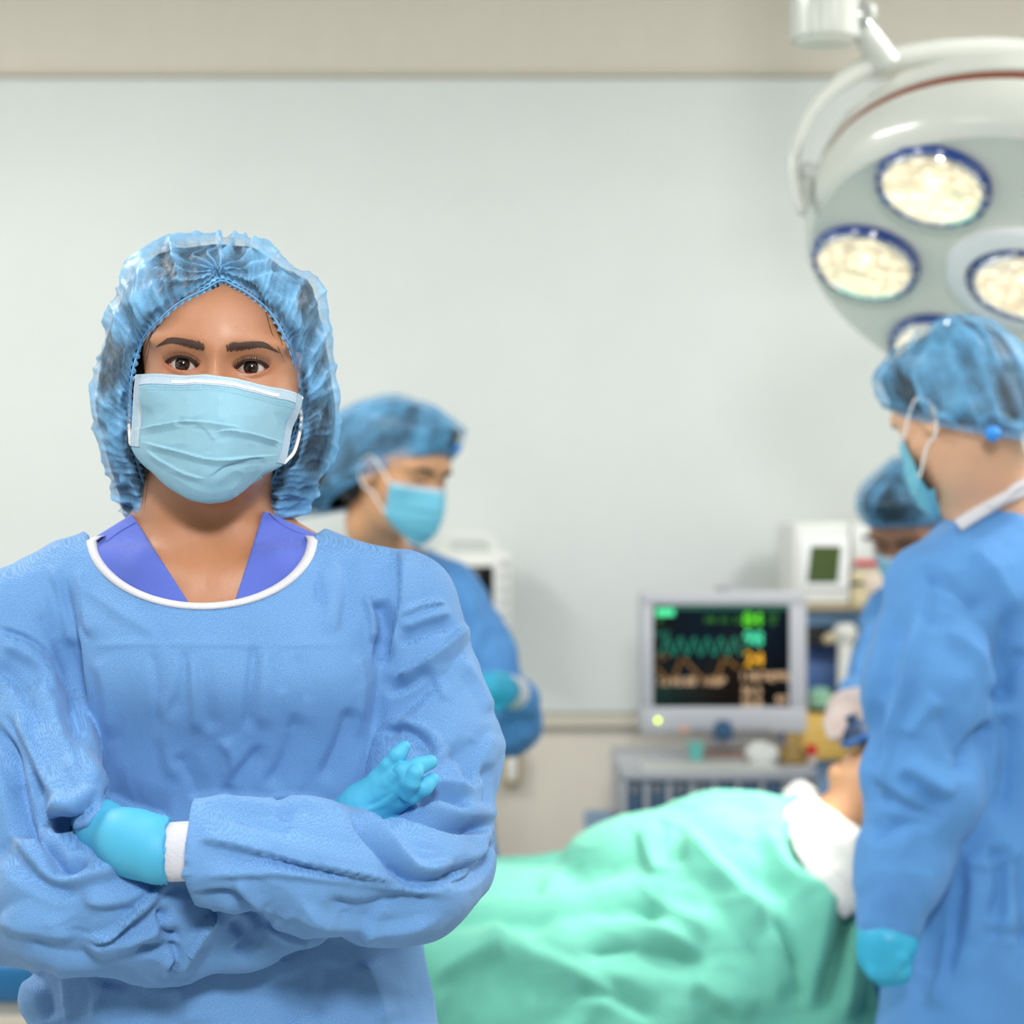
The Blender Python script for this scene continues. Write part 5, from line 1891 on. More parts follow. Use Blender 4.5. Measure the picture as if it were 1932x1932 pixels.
def build_patient():
    root = thing('person', 'patient lying face up under the green drape, chin and neck showing', 'person', (0.3, 3.45, TZ))
    R0 = np.array([[0, 0, 1], [-1, 0, 0], [0, -1, 0]], float)
    R = np.array(Matrix.Rotation(math.radians(-30), 3, 'Y')) @ R0
    ps = Pose((0.612, 3.45, 1.000), R=R)

    def body(P):
        d = head_sdf(ps.loc(P), False)
        d = smin(d, chain(P, [(ps.wor([[0, .085, -.06]])[0], .055), ((.47, 3.45, .83), .058), ((.40, 3.45, .80), .075)], 0.02), 0.025)
        t = smin(ell(P, (.28, 3.45, .785), (.19, .15, .085)), ell(P, (.02, 3.45, .735), (.26, .145, .035)), 0.03)
        t = smin(t, ell(P, (-.22, 3.45, .735), (.18, .155, .036)), 0.05)
        for s in (-1, 1):
            t = smin(t, chain(P, [((-.25, 3.45 + s * .08, .738), .038), ((-.44, 3.45 + s * .09, .738), .038), ((-.52, 3.45 + s * .09, .736), .034), ((-.545, 3.45 + s * .1, .75), .022)], 0.02), 0.03)
            t = smin(t, chain(P, [((.36, 3.45 + s * .15, .79), .048), ((.08, 3.45 + s * .19, .735), .030), ((-.15, 3.45 + s * .19, .730), .026), ((-.24, 3.45 + s * .19, .725), .022)], 0.02), 0.02)
        return smin(d, t, 0.03).astype(np.float32)

    V, Fq = sdf_mesh(body, np.arange(-1.1, .84, .006), np.arange(3.17, 3.73, .006), np.arange(.66, 1.06, .006))
    V = smoothmesh(V, Fq, 1)
    p = ps.loc(V)
    lip = 0.8 * np.exp(-(((p[:, 0]) / 0.022) ** 2 + ((p[:, 2] + 0.069) / 0.008) ** 2)) * (p[:, 1] < 0.02)
    mesh_obj('body', V, Fq, M['skin_far'], root, attrs={'tint': lip})
    hr = lambda P: np.maximum(ell(ps.loc(P), (0, .092, .028), (.080, .102, .09)), -(ps.loc(P)[:, 1] - 0.03)).astype(np.float32)
    build_sdf('hair', hr, ps.o + np.array([-.12, -.13, -.22]), ps.o + np.array([.2, .13, .1]), .006, M['hair'], root)
    # folded patient gown at the shoulders
    hs = lambda P: smax(np.abs(body(P) - 0.006) - 0.003, smax(P[:, 0] - .435, .36 - P[:, 0], 0.01), 0.004).astype(np.float32)
    build_sdf('hospital_gown', hs, np.array([.17, 3.2, .66]), np.array([.46, 3.70, .96]), .006, M['pale_blue'], root)
    for s in (-1, 1):
        for k, z in ((0, .0035),):
            xs = np.linspace(-.013, .013, 10)
            P = face_point(s * (EX + xs), -0.003 - .002 * (1 - (xs / .013) ** 2), .0006)
            MB().tube(ps.wor(P), .0011, 6).build('eyelashes', M['lash'], root)
    return ps, body


PPS, pbody = build_patient()

tbl = thing('operating_table', 'operating table with blue mattress end beyond the green drape', 'operating table', (-0.2, 3.45, 0))
MB().box((-1.32, 3.19, TZ - .068), (.86, 3.71, TZ), 0.02, 3).build('mattress', M['vinyl'], tbl)
MB().box((-1.30, 3.25, TZ - .098), (.84, 3.65, TZ - .068), 0.006).build('tabletop', M['steel'], tbl)
MB().box((-.02, 3.30, .12), (.30, 3.60, TZ - .098), 0.02).build('column', M['steel'], tbl)
MB().box((-.45, 3.22, .0), (.62, 3.68, .12), 0.03, 3).build('base', M['steel'], tbl)
for yy in (3.236, 3.65):
    MB().box((-.6, yy, TZ - .094), (.7, yy + .014, TZ - .070), 0.003).build('side_rail', M['steel'], tbl)
pw = MB()
pil = lambda P: (((np.abs((P[:, 0] - .70) / .145) ** 3 + np.abs((P[:, 1] - 3.45) / .20) ** 3) ** (1 / 3.0)) ** 2 + ((P[:, 2] - TZ - .062) / .064) ** 2 - 1).astype(np.float32) * 0.06
Vp, Fp = sdf_mesh(lambda P: smax(pil(P), ell(P, PPS.wor([[0, .09, .03]])[0], (.1, .1, .1)) * -1 - 0.0, 0.01), np.arange(.53, .87, .008), np.arange(3.22, 3.68, .008), np.arange(TZ, .86, .008))
tag(mesh_obj('pillow', Vp, Fp, M['pillow']), 'white pillow under the head of the patient on the table', 'pillow')


def build_drape():
    nX, nC = 260, 260
    sx = np.linspace(0, 1, nX)
    sv = np.linspace(0, 1, nC)
    X = -0.60 + sx * 1.055
    htop = np.interp(X, [-.60, -.5, -.25, -.1, .03, .13, .195, .238, .317, .42, .47, .50], [.775, .782, .792, .782, .778, .800, .835, .868, .902, .902, .872, .83])
    k5 = np.ones(9) / 9
    htop = np.convolve(np.pad(htop, 4, mode='edge'), k5, 'valid')
    G = np.zeros((nX, nC, 3))
    for i in range(nX):
        h = htop[i]
        C = np.array([(3.080, .34), (3.094, .50), (3.112, .62), (3.150, TZ + .018), (3.215, TZ + .018 + .35 * (h - TZ - .018)), (3.300, TZ + .8 * (h - TZ)), (3.380, h - .008), (3.480, h), (3.570, h - .02), (3.640, TZ + .55 * (h - TZ)),
                      (3.700, TZ + .03), (3.750, TZ + .0), (3.775, .60), (3.79, .46), (3.795, .34)])
        yz = crom(C, sv)
        x = X[i] + (sx[i] ** 4) * (0.085 * (1 - np.clip((yz[:, 0] - 3.1) / .28, 0, 1)) - 0.02 * np.clip((yz[:, 0] - 3.45) / .2, 0, 1))
        hang = np.clip((TZ - yz[:, 1]) / .2, 0, 1)
        yz[:, 0] += -0.02 * hang * np.abs(np.sin(X[i] * 19 + 1.5 * math.sin(X[i] * 7))) * (yz[:, 0] < 3.3)
        G[i, :, 0], G[i, :, 1:] = x, yz
    V = G.reshape(-1, 3)
    Fq = grid_faces(nX, nC)
    N = vnormals(V, Fq)
    if N[nX // 2 * nC + nC // 2, 2] < 0:
        Fq, N = Fq[:, ::-1], -N
    st = [([(1262, 1560), (1258, 1605), (1262, 1655)], 5, -22, 'r'), ([(1225, 1580), (1235, 1630), (1250, 1670)], 5, 8, 'r'), ([(1290, 1560), (1330, 1617), (1389, 1684), (1459, 1763), (1490, 1835), (1530, 1900)], 6, 16, 'r'),
          ([(1433, 1727), (1477, 1776), (1500, 1840), (1520, 1900)], 5, -18, 'r'), ([(1477, 1556), (1521, 1626), (1600, 1680)], 6, -16, 'r'), ([(1440, 1560), (1480, 1640), (1560, 1710), (1600, 1735)], 6, 13, 'r'),
          ([(1370, 1580), (1420, 1650), (1500, 1720)], 7, -7, 'r'), ([(1080, 1798), (1168, 1781), (1256, 1794), (1340, 1825)], 6, -12, 'r'), ([(1000, 1770), (1100, 1755), (1220, 1755), (1330, 1790)], 6, 8, 'r'),
          ([(1080, 1869), (1150, 1880), (1250, 1930)], 5, -9, 'r'), ([(900, 1760), (1000, 1800), (1100, 1840), (1180, 1900)], 6, 8, 'r'), ([(780, 1770), (900, 1740), (1010, 1745)], 6, -7, 'r'), ([(800, 1860), (900, 1800), (960, 1790)], 6, 9, 'r'),
          ([(1587, 1684), (1592, 1745), (1578, 1807), (1548, 1917)], 4, -16, 'r'), ([(1565, 1700), (1562, 1760), (1545, 1830), (1520, 1920)], 5, 12, 'r'), ([(1612, 1740), (1610, 1830), (1590, 1930)], 4, 12, 'r'), ([(1640, 1780), (1632, 1860), (1620, 1930)], 4, -10, 'r'),
          ([(1200, 1680), (1270, 1730), (1350, 1770)], 7, 9, 'r'), ([(1130, 1690), (1180, 1720), (1260, 1740)], 6, -8, 'r'), ([(1020, 1690), (1060, 1720), (1150, 1740)], 6, 6, 'r'), ([(1300, 1850), (1350, 1880), (1420, 1930)], 6, 9, 'r'),
          ([(850, 1720), (960, 1690), (1090, 1680)], 6, 6, 'r')]
    d = 1.6 * folds(V, N, st, front=1) + 0.010 * facet(V * np.array([.7, 1, 1]), 5, 4.0) + 0.004 * facet(V, 13, 8.0) + 0.003 * crumple(V, 10, 2, 2)
    d = np.maximum(d, -0.028)
    V = V + N * d[:, None]
    for _ in range(3):
        g0 = np.clip(0.017 - pbody(V.astype(np.float32)), 0, 0.03)
        g0[V[:, 2] < TZ] = 0
        g0 = np.maximum(g0, (TZ + 0.008 - V[:, 2]) * ((V[:, 1] > 3.19) & (V[:, 1] < 3.71) & (V[:, 2] > TZ - 0.05)))
        g = g0.reshape(nX, nC)
        for _k in range(12):
            e_ = np.pad(g, 1, mode='edge')
            g = np.maximum(g0.reshape(nX, nC), (e_[:-2, 1:-1] + e_[2:, 1:-1] + e_[1:-1, :-2] + e_[1:-1, 2:]) / 4)
        V = V + N * g.reshape(-1)[:, None]
    o = mesh_obj('surgical_drape', V, Fq, M['drape'])
    sm = o.modifiers.new('thickness', 'SOLIDIFY')
    sm.thickness = 0.002
    sm.offset = 1
    tag(o, 'mint green surgical drape spread over the patient and hanging off the table', 'drape')


build_drape()


def build_towel():
    n, m = 80, 60
    s, t = np.linspace(0, 1, n), np.linspace(0, 1, m)
    G = np.zeros((n, m, 3))
    for i, a in enumerate(s):
        C = np.array([at(1655, 1735, 3.17), at(1600, 1665, 3.22), at(1545, 1592, 3.30), at(1505, 1530, 3.42), at(1482, 1500, 3.54), at(1470, 1530, 3.66)])
        D = np.array([at(1720, 1690, 3.17), at(1668, 1620, 3.22), at(1622, 1572, 3.29), at(1575, 1535, 3.42), at(1550, 1520, 3.54), at(1540, 1545, 3.66)])
        C[:, 0] -= np.array([.05, .05, .04, .02, 0, 0])
        q = C + (D - C) * a
        q[:, 2] += 0.022 * math.sin(math.pi * a) * np.array([.3, .6, 1, 1, 1.2, .6])
        G[i] = crom(q, t)
    V = G.reshape(-1, 3)
    Fq = grid_faces(n, m)
    N = vnormals(V, Fq)
    if N[:, 2].mean() < 0:
        Fq, N = Fq[:, ::-1], -N
    V = V + N * (0.006 * facet(V, 14, 3.0) + 0.003 * crumple(V, 25, 4, 2))[:, None]
    o = mesh_obj('towel', V, Fq, M['towel'])
    sm = o.modifiers.new('thickness', 'SOLIDIFY')
    sm.thickness = 0.006
    sm.offset = -1
    tag(o, 'white towel folded round the patient\'s neck above the green drape', 'towel')


build_towel()

bm_ = thing('breathing_mask', 'dark blue breathing mask held over the patient\'s nose', 'mask', at(1612, 1405, 3.5))
c_ = PPS.wor([[0, -0.024, -0.040]])[0]
n_ = PPS.wor([[0, -0.124, -0.030]])[0] - c_
MB().lathe([(.027, -.002), (.033, .002), (.034, .008), (.029, .013), (.024, .011)], c_, n_, 28).build('cushion', mat('blue_rubber', (30, 84, 150), .45), bm_)
MB().lathe([(.028, .010), (.025, .020), (.015, .029), (.010, .032), (.010, .044), (.0, .044)], c_, n_, 28).build('shell', mat('dark_blue_plastic', (22, 48, 84), .6), bm_)

# ---------------------------------------------------------------- equipment
M['bezel'] = mat('grey_violet_plastic', (188, 189, 195), 0.45, var=0.02)
M['white_pl'] = mat('white_plastic', (226, 228, 224), 0.4, var=0.02)
M['cream'] = mat('cream_plastic', (232, 218, 178), 0.45, var=0.02)
M['pinkish'] = mat('pale_pink_plastic', (236, 218, 204), 0.45, var=0.02)
M['black_scr'] = mat('black_screen_glass', (8, 10, 10), 0.12, var=0.0)
M['black_pl'] = mat('black_plastic', (26, 26, 30), 0.5, var=0.05)
M['grey_pl'] = mat('grey_plastic', (150, 150, 156), 0.5, var=0.03)
M['knob_blue'] = mat('slate_blue_plastic', (44, 88, 124), 0.4)
M['slot_blue'] = mat('steel_blue_panel', (62, 96, 126), 0.5, var=0.08)
M['cab_blue'] = mat('blue_cabinet_steel', (58, 92, 148), 0.5, var=0.08)
M['cab_pale'] = mat('pale_blue_steel', (120, 158, 196), 0.5, var=0.06)
M['tan'] = mat('tan_shelf_edge', (176, 160, 128), 0.55, var=0.05)
M['yellow'] = mat('yellow_panel', (226, 186, 96), 0.5, var=0.05)
M['red'] = mat('red_strip', (205, 20, 24), 0.5, var=0.02)
M['lcd'] = mat('dark_green_lcd', (62, 78, 36), 0.3, var=0.08, emit=(62, 80, 34), estr=0.25)
M['gold'] = mat('brown_gold_foil', (150, 122, 60), 0.4, var=0.3, scale=60)
M['teal_cup'] = mat('teal_plastic', (110, 200, 190), 0.4)
M['lampwhite'] = mat('white_lamp_enamel', (196, 200, 194), 0.25, var=0.01, coat=0.5)
M['lampface'] = mat('grey_green_lamp_face', (232, 232, 222), 0.5, var=0.02)
M['lampgroove'] = mat('rust_red_gasket', (124, 66, 46), 0.5, var=0.1)
M['chrome'] = mat('chrome', (220, 222, 225), 0.08, metal=1.0, var=0.0)
M['blueglass'] = mat('cobalt_blue_filter_rim', (26, 66, 140), 0.12, var=0.1, coat=1.0)


def emis(name, col, s):
    return mat(name, col, 0.5, var=0.0, emit=col, estr=s)


def text(body, size, loc, m, parent, name, rot=(math.pi / 2, 0, 0), align='LEFT'):
    c = bpy.data.curves.new(name, 'FONT')
    c.body, c.size, c.align_x, c.align_y = body, size, align, 'CENTER'
    c.extrude = 0.0004
    c.materials.append(m)
    o = bpy.data.objects.new(name, c)
    COL.objects.link(o)
    o.parent = parent
    o.location = np.array(loc) - origin_of(parent)
    o.rotation_euler = rot
    bpy.context.view_layer.update()
    me = bpy.data.meshes.new_from_object(o.evaluated_get(bpy.context.evaluated_depsgraph_get()))
    q = bpy.data.objects.new(name, me)
    q.location, q.rotation_euler, q.parent = o.location, rot, parent
    bpy.data.objects.remove(o)
    q.name = name
    COL.objects.link(q)
    return q


# --- vital signs monitor
YM = 4.56
mo = thing('vital_signs_monitor', 'grey vital signs monitor with dark screen of coloured traces above the module rack', 'monitor', at(1364, 1420, YM))
pm = lambda px, py, dy=0.0: at(px, py, YM + dy)
a, b = pm(1207, 1385), pm(1524, 1116)
fr = MB()
fr.box((a[0], YM + .004, a[2]), (b[0], YM + .085, b[2]), 0.014, 3)
fr.build('housing', M['bezel'], mo)
s0, s1 = pm(1232, 1333), pm(1489, 1141)
f = MB()
for lo, hi in (((a[0] + .004, s1[2]), (b[0] - .004, b[2] - .004)), ((a[0] + .004, a[2] + .004), (b[0] - .004, s0[2])), ((a[0] + .004, s0[2]), (s0[0], s1[2])), ((s1[0], s0[2]), (b[0] - .004, s1[2]))):
    f.box((lo[0], YM - .006, lo[1]), (hi[0], YM + .006, hi[1]), 0.003)
f.build('bezel', M['bezel'], mo)
scr_ = MB().box((s0[0] - .002, YM - .001, s0[2] - .002), (s1[0] + .002, YM + .005, s1[2] + .002), 0.0).build('screen', M['black_scr'], mo)
G1, G2, G3, G4, G5 = emis('green_digits', (96, 225, 30), 0.65), emis('cyan_green_digits', (70, 225, 170), 0.6), emis('amber_digits', (240, 176, 30), 0.7), emis('pale_digits', (226, 186, 146), 0.42), emis('dim_green', (60, 150, 30), 0.12)
G6, G7 = emis('dim_teal_trace', (26, 140, 112), 0.2), emis('dim_amber_trace', (140, 96, 36), 0.14)
ye = -.0025
sx = lambda px, py: pm(px, py, ye)
MB().box((s0[0], YM - .0022, sx(0, 1150)[2]), (s1[0], YM - .0006, s1[2]), 0).build('header_bar', emis('teal_bar', (14, 84, 66), 0.28), scr_)
MB().box(tuple(sx(1238, 1162) + [0, 0, 0]), tuple(sx(1272, 1149) + [0, .001, 0]), 0).build('header_mark', emis('green_mark', (70, 220, 150), 0.55), scr_)
text('II', .020, sx(1240, 1170), G5, scr_, 'readout')
text('HR  X1  25 mm/s', .017, sx(1330, 1170), G5, scr_, 'readout')
text('84', .042, sx(1402, 1170), G1, scr_, 'readout')
text('120\n 50', .014, sx(1448, 1168), G5, scr_, 'readout')
text('SpO2', .014, sx(1236, 1196), G6, scr_, 'readout')
text('98', .042, sx(1403, 1206), G2, scr_, 'readout')
text('RESP', .014, sx(1236, 1240), G7, scr_, 'readout')
text('24', .042, sx(1404, 1245), G3, scr_, 'readout')
text('118/76', .026, sx(1395, 1277), G4, scr_, 'readout')
text('(90)', .024, sx(1455, 1276), G4, scr_, 'readout')
text('36.5\n36.8', .026, sx(1398, 1316), G4, scr_, 'readout')
text('97', .026, sx(1463, 1322), G4, scr_, 'readout')
text('12:45:08  NIBP', .024, sx(1240, 1286), G4, scr_, 'readout')
tr = []
for k in range(6):
    x0 = 1246 + 25.5 * k
    tr += [(x0, 1236), (x0 + 4, 1230), (x0 + 9, 1208), (x0 + 13, 1202), (x0 + 17, 1216), (x0 + 20, 1222), (x0 + 24, 1236)]
MB().tube([sx(*p) for p in tr], .0022, 5).build('pulse_trace', G6, scr_)
tr = [(1238, 1258), (1256, 1280), (1270, 1282), (1284, 1246), (1290, 1242), (1320, 1276), (1338, 1286), (1352, 1280), (1366, 1242), (1374, 1246), (1394, 1262)]
MB().tube([sx(*p) for p in tr], .0026, 5).build('breath_trace', G7, scr_)
MB().lathe([(.0, .004), (.0040, .004), (.0045, .0)], pm(1241, 1359, -.0055), (0, -1, 0), 16).build('power_light', emis('yellow_green_light', (215, 240, 60), 4.0), mo)
MB().lathe([(.022, .0), (.021, .012), (.018, .018), (.006, .019), (.0, .019)], pm(1364, 1377, -.005), (0, -1, 0), 32).build('dial', M['knob_blue'], mo)
for i, px in enumerate((1306, 1317, 1328, 1398, 1411, 1424, 1437, 1450)):
    MB().box(tuple(pm(px - 4, 1381, -.009)), tuple(pm(px + 4, 1372, -.004)), .0015).build('button', M['grey_pl'], mo)
MB().box(tuple(pm(1283, 1382, -.009)), tuple(pm(1297, 1372, -.004)), .0015).build('button', mat('orange_button', (232, 160, 130), .5), mo, label='small orange button')
MB().box(tuple(pm(1350, 1117, .02)), tuple(pm(1374, 1106, .05)), .004).build('alarm_lamp', M['grey_pl'], mo)
MB().box(tuple(pm(1340, 1412, .02)), tuple(pm(1390, 1384, .07)), .008).build('neck', M['bezel'], mo)
zt = at(0, 1457, 4.30)[2]
bx_ = pm(1310, 1400, -.03)
MB().box((pm(1320, 0)[0], YM - .03, zt), (pm(1412, 0)[0], YM + .10, zt + .012), .006).build('foot', mat('brown_grey_base', (140, 118, 108), .5), mo)

# --- module rack
YR = 4.30
rk = thing('module_rack', 'grey anaesthesia module rack with eight slate blue bays below the monitor', 'medical rack', at(1360, 1600, YR))
r0, r1 = at(1172, 1640, YR), at(1546, 1457, YR)
shell = MB()
shell.box((r0[0], YR, zt - .018), (r1[0], 4.78, zt), .005)
shell.box((r0[0], YR, .70), (r0[0] + .012, 4.78, zt - .018), .003)
shell.box((r1[0] - .012, YR, .70), (r1[0], 4.78, zt - .018), .003)
shell.box((r0[0] + .012, YR + .03, .70), (r1[0] - .012, 4.78, zt - .018), .0)
shell.build('casing', M['bezel'], rk)
MB().box((at(1215, 0, YR)[0], YR + .02, zt), (at(1475, 0, YR)[0], YR + .14, zt + .004), .002).build('top_ledge', M['white_pl'], rk)
edges = [1184, 1226, 1269, 1313, 1356, 1400, 1445, 1489, 1534]
for i in range(8):
    x0, x1 = at(edges[i] + 1, 0, YR)[0], at(edges[i + 1] - 12, 0, YR)[0]
    bay = MB().box((x0, YR + .012, .705), (x1, YR + .032, zt - .022), .002).build('module', M['slot_blue'], rk)
    if i < 4:
        MB().lathe([(.0085, 0), (.0085, .006), (.006, .006), (.006, .002), (0, .002)], ((x0 + x1) / 2 - .002, YR + .012, zt - .034), (0, -1, 0), 20).build('connector', M['grey_pl'], bay)
    if i == 0:
        MB().lathe([(.011, 0), (.011, .010), (.007, .012), (0, .012)], ((x0 + x1) / 2, YR + .012, .742), (0, -1, 0), 20).build('socket', M['black_pl'], bay)
    if i == 1:
        MB().lathe([(.011, 0), (.011, .006), (0, .006)], ((x0 + x1) / 2, YR + .012, .742), (0, -1, 0), 20).build('socket', M['grey_pl'], bay)
    MB().box((at(edges[i + 1] - 11, 0, YR)[0], YR + .004, .705), (at(edges[i + 1] - 2, 0, YR)[0], YR + .032, zt - .022), .0015).build('divider', M['bezel'], rk)

ct = thing('equipment_cart', 'slate blue equipment cart carrying the grey module rack', 'cart', (0.42, 4.5, 0))
c0, c1 = at(1119, 0, 4.24)[0], .64
MB().box((c0, 4.22, .60), (c1, 4.80, .70), .008).build('shelf', M['cab_pale'], ct)
MB().box((c0 + .02, 4.26, .16), (c1 - .02, 4.78, .60), .01).build('body', M['cab_blue'], ct)
MB().tube([(c0 + .004, 4.216, .735), (c1 - .004, 4.216, .735)], .009, 10).build('rail', M['cab_pale'], ct)
for x in (c0 + .02, (c0 + c1) / 2, c1 - .02):
    MB().tube([(x, 4.216, .69), (x, 4.216, .737)], .006, 8).build('rail_post', M['cab_pale'], ct)
for x in (c0 + .07, c1 - .07):
    for y in (4.32, 4.72):
        MB().box((x - .012, y - .03, .05), (x + .012, y + .03, .16), .004).tube([(x - .014, y, .052), (x + .014, y, .052)], .05, 20).build('caster', M['black_pl'], ct)
wd = MB()
q0 = at(1139, 1562, 4.32)
wd.add([(q0[0], 4.30, .70), (q0[0] + .045, 4.30, .70), (q0[0] + .045, 4.30, .765), (q0[0], 4.44, .70), (q0[0] + .045, 4.44, .70), (q0[0] + .045, 4.44, .765)], [(0, 1, 2), (3, 5, 4), (0, 3, 4, 1), (1, 4, 5, 2), (0, 2, 5, 3)])
tag(wd.build('wedge_block', mat('dark_brown_plastic', (84, 66, 56), .6)), 'small dark brown wedge beside the rack on the cart', 'wedge')

# things on the rack top
def cup(px, y, r, h, m, name, label, cat, lid=None):
    p = at(px, 0, y)
    t = thing(name, label, cat, (p[0], y, zt))
    MB().lathe([(0, .001), (r * .82, .001), (r, h), (r * .9, h), (r * .75, .006), (0, .006)], (p[0], y, zt), (0, 0, 1), 24).build('bowl', m, t)
    MB().tube([(p[0] + r * math.cos(k / 24 * 6.2832), y + r * math.sin(k / 24 * 6.2832), zt + h) for k in range(24)], .0022, 6, closed=True).build('rim', m, t)


cup(1313, 4.50, .016, .036, M['teal_cup'], 'cup', 'small teal cup under the left part of the monitor', 'cup')
tb2 = thing('tissue_pack', 'crumpled white tissue pack on the rack below the monitor', 'tissue pack', (at(1438, 0, 4.44)[0], 4.44, zt))
Vt, Ft = sdf_mesh(lambda P: ell(P, (at(1438, 0, 4.44)[0], 4.44, zt + .02), (.033, .03, .024)), np.arange(.45, .60, .004), np.arange(4.38, 4.50, .004), np.arange(zt - .002, zt + .06, .004))
Nt = vnormals(Vt, Ft)
Vt = Vt + Nt * (0.005 * facet(Vt, 40, 2))[:, None]
Vt[:, 2] = np.maximum(Vt[:, 2], zt + .001)
mesh_obj('wrapper', Vt, Ft, M['white_pl'], tb2)
bg = thing('tray', 'shallow brown gold tray with a foil packet beside the white tissue pack', 'tray', (at(1492, 0, 4.46)[0], 4.46, zt))
tx0, tx1 = at(1468, 0, 4.46)[0], at(1516, 0, 4.46)[0]
MB().box((tx0, 4.42, zt), (tx1, 4.52, zt + .006), .002).box((tx0, 4.42, zt), (tx0 + .003, 4.52, zt + .028), .001).box((tx1 - .003, 4.42, zt), (tx1, 4.52, zt + .028), .001).box((tx0, 4.517, zt), (tx1, 4.52, zt + .028), .001).box((tx0, 4.42, zt), (tx1, 4.423, zt + .02), .001).build('tray', M['gold'], bg)
Vt, Ft = sdf_mesh(lambda P: ell(P, ((tx0 + tx1) / 2, 4.465, zt + .016), (.021, .034, .016)), np.arange(tx0 - .01, tx1 + .01, .003), np.arange(4.42, 4.52, .003), np.arange(zt - .002, zt + .05, .003))
Vt = Vt + vnormals(Vt, Ft) * (0.004 * facet(Vt, 60, 5))[:, None]
Vt[:, 2] = np.maximum(Vt[:, 2], zt + .004)
mesh_obj('foil_packet', Vt, Ft, M['gold'], bg)
rd = thing('bottle', 'small red capped bottle at the right end of the rack top', 'bottle', (at(1531, 0, 4.45)[0], 4.45, zt))
MB().lathe([(0, 0), (.010, 0), (.010, .016), (.006, .020), (0, .020)], (at(1531, 0, 4.45)[0], 4.45, zt), (0, 0, 1), 16).build('bottle', M['pinkish'], rd)
MB().lathe([(0.012, .018), (.012, .036), (.009, .039), (0, .039)], (at(1531, 0, 4.45)[0], 4.45, zt), (0, 0, 1), 16).build('cap', M['red'], rd)

# --- anaesthesia machine behind on the right: tower with a shelf
YA = 4.88
am_ = thing('anaesthesia_machine', 'blue anaesthesia tower with tan topped shelf behind the grey monitor', 'medical machine', (.80, 5.0, 0))
pa = lambda px, py, dy=0: at(px, py, YA + dy)
zs_ = pa(0, 1141)[2]
MB().box((pa(1497, 0)[0], YA - .02, zs_ - .012), (1.12, 5.26, zs_), .004).build('shelf', M['tan'], am_)
MB().box((pa(1505, 0)[0], YA + .03, zs_ - .05), (1.10, 5.24, zs_ - .012), .003).build('shelf_panel', M['cab_pale'], am_)
MB().box((pa(1508, 0)[0], YA + .17, .12), (1.08, 5.24, zs_ - .05), .004).build('back_panel', M['cab_blue'], am_)
z1 = pa(0, 1252)[2]
MB().box((pa(1510, 0)[0], YA + .06, z1 - .07), (1.06, YA + .17, z1), .006).build('drawer', M['cab_blue'], am_)
MB().box((pa(1528, 0)[0], YA + .04, pa(0, 1222)[2]), (pa(1562, 0)[0], YA + .17, pa(0, 1168)[2]), .006).build('vaporizer', M['black_pl'], am_)
z2 = pa(0, 1342)[2]
MB().box((pa(1500, 0)[0], YA - .10, z2 - .10), (1.06, YA + .17, z2), .006).build('worktop', M['yellow'], am_)
MB().box((pa(1500, 0)[0] + .02, YA - .06, .10), (1.04, YA + .17, z2 - .10), .01).build('base', M['cab_pale'], am_)
for x in (.68, 1.0):
    for y in (4.84, 5.18):
        MB().box((x - .012, y - .03, .045), (x + .012, y + .03, .13), .004).tube([(x - .014, y, .05), (x + .014, y, .05)], .048, 18).build('caster', M['black_pl'], am_)
xt = pa(1597, 0)[0]
MB().lathe([(0.020, z2), (.021, z2 + .02), (.018, z2 + .03), (.017, pa(0, 1215)[2]), (.027, pa(0, 1205)[2]), (.029, pa(0, 1190)[2]), (.020, pa(0, 1178)[2]), (0, pa(0, 1176)[2])], (xt, YA + .02, 0), (0, 0, 1), 24).build('absorber_tube', M['white_pl'], am_)
MB().tube([(xt, YA + .02, pa(0, 1205)[2]), (pa(1575, 0)[0], YA + .03, pa(0, 1204)[2]), (pa(1562, 0)[0], YA + .05, pa(0, 1210)[2])], [.012, .014, .010], 12, samples=10).build('valve', M['cream'], am_)
MB().lathe([(0.022, z2), (.026, z2 + .004), (.026, z2 + .045), (.014, z2 + .055), (0, z2 + .055)], (pa(1545, 0)[0], YA - .02, 0), (0, 0, 1), 20).build('canister', mat('pale_green_plastic', (140, 190, 165), .35), am_)
MB().lathe([(0.028, z2), (.028, z2 + .014), (0, z2 + .014)], (pa(1545, 0)[0], YA - .02, 0), (0, 0, 1), 20).build('canister_ring', M['black_pl'], am_)

# white unit and cream unit on the shelf
wu = thing('infusion_monitor', 'white unit with green grey screen on the tan shelf', 'medical device', (pa(1550, 0)[0], 4.98, zs_))
w0, w1 = pa(1497, 1141, -.01), pa(1605, 986, -.01)
MB().box((w0[0], YA - .01, zs_), (w1[0], 5.18, w1[2]), .012, 3).build('casing', M['white_pl'], wu)
MB().box(tuple(pa(1513, 1112, -.018)), tuple(pa(1600, 1016, -.004)), .004).build('front_panel', M['strip'], wu)
g0, g1 = pa(1523, 1099, -.022), pa(1588, 1030, -.022)
sk = (g1[0] - g0[0]) * .12
MB().add([(g0[0], YA - .0205, g0[2]), (g1[0] - sk, YA - .0205, g0[2]), (g1[0], YA - .0205, g1[2]), (g0[0] + sk, YA - .0205, g1[2]), (g0[0], YA - .016, g0[2]), (g1[0] - sk, YA - .016, g0[2]), (g1[0], YA - .016, g1[2]), (g0[0] + sk, YA - .016, g1[2])],
         [(0, 1, 2, 3), (7, 6, 5, 4), (0, 4, 5, 1), (1, 5, 6, 2), (2, 6, 7, 3), (3, 7, 4, 0)]).build('screen', M['lcd'], wu)
cu_ = thing('syringe_pump', 'cream unit with red strip next to the white unit on the shelf', 'medical device', (pa(1680, 0)[0], 4.98, zs_))
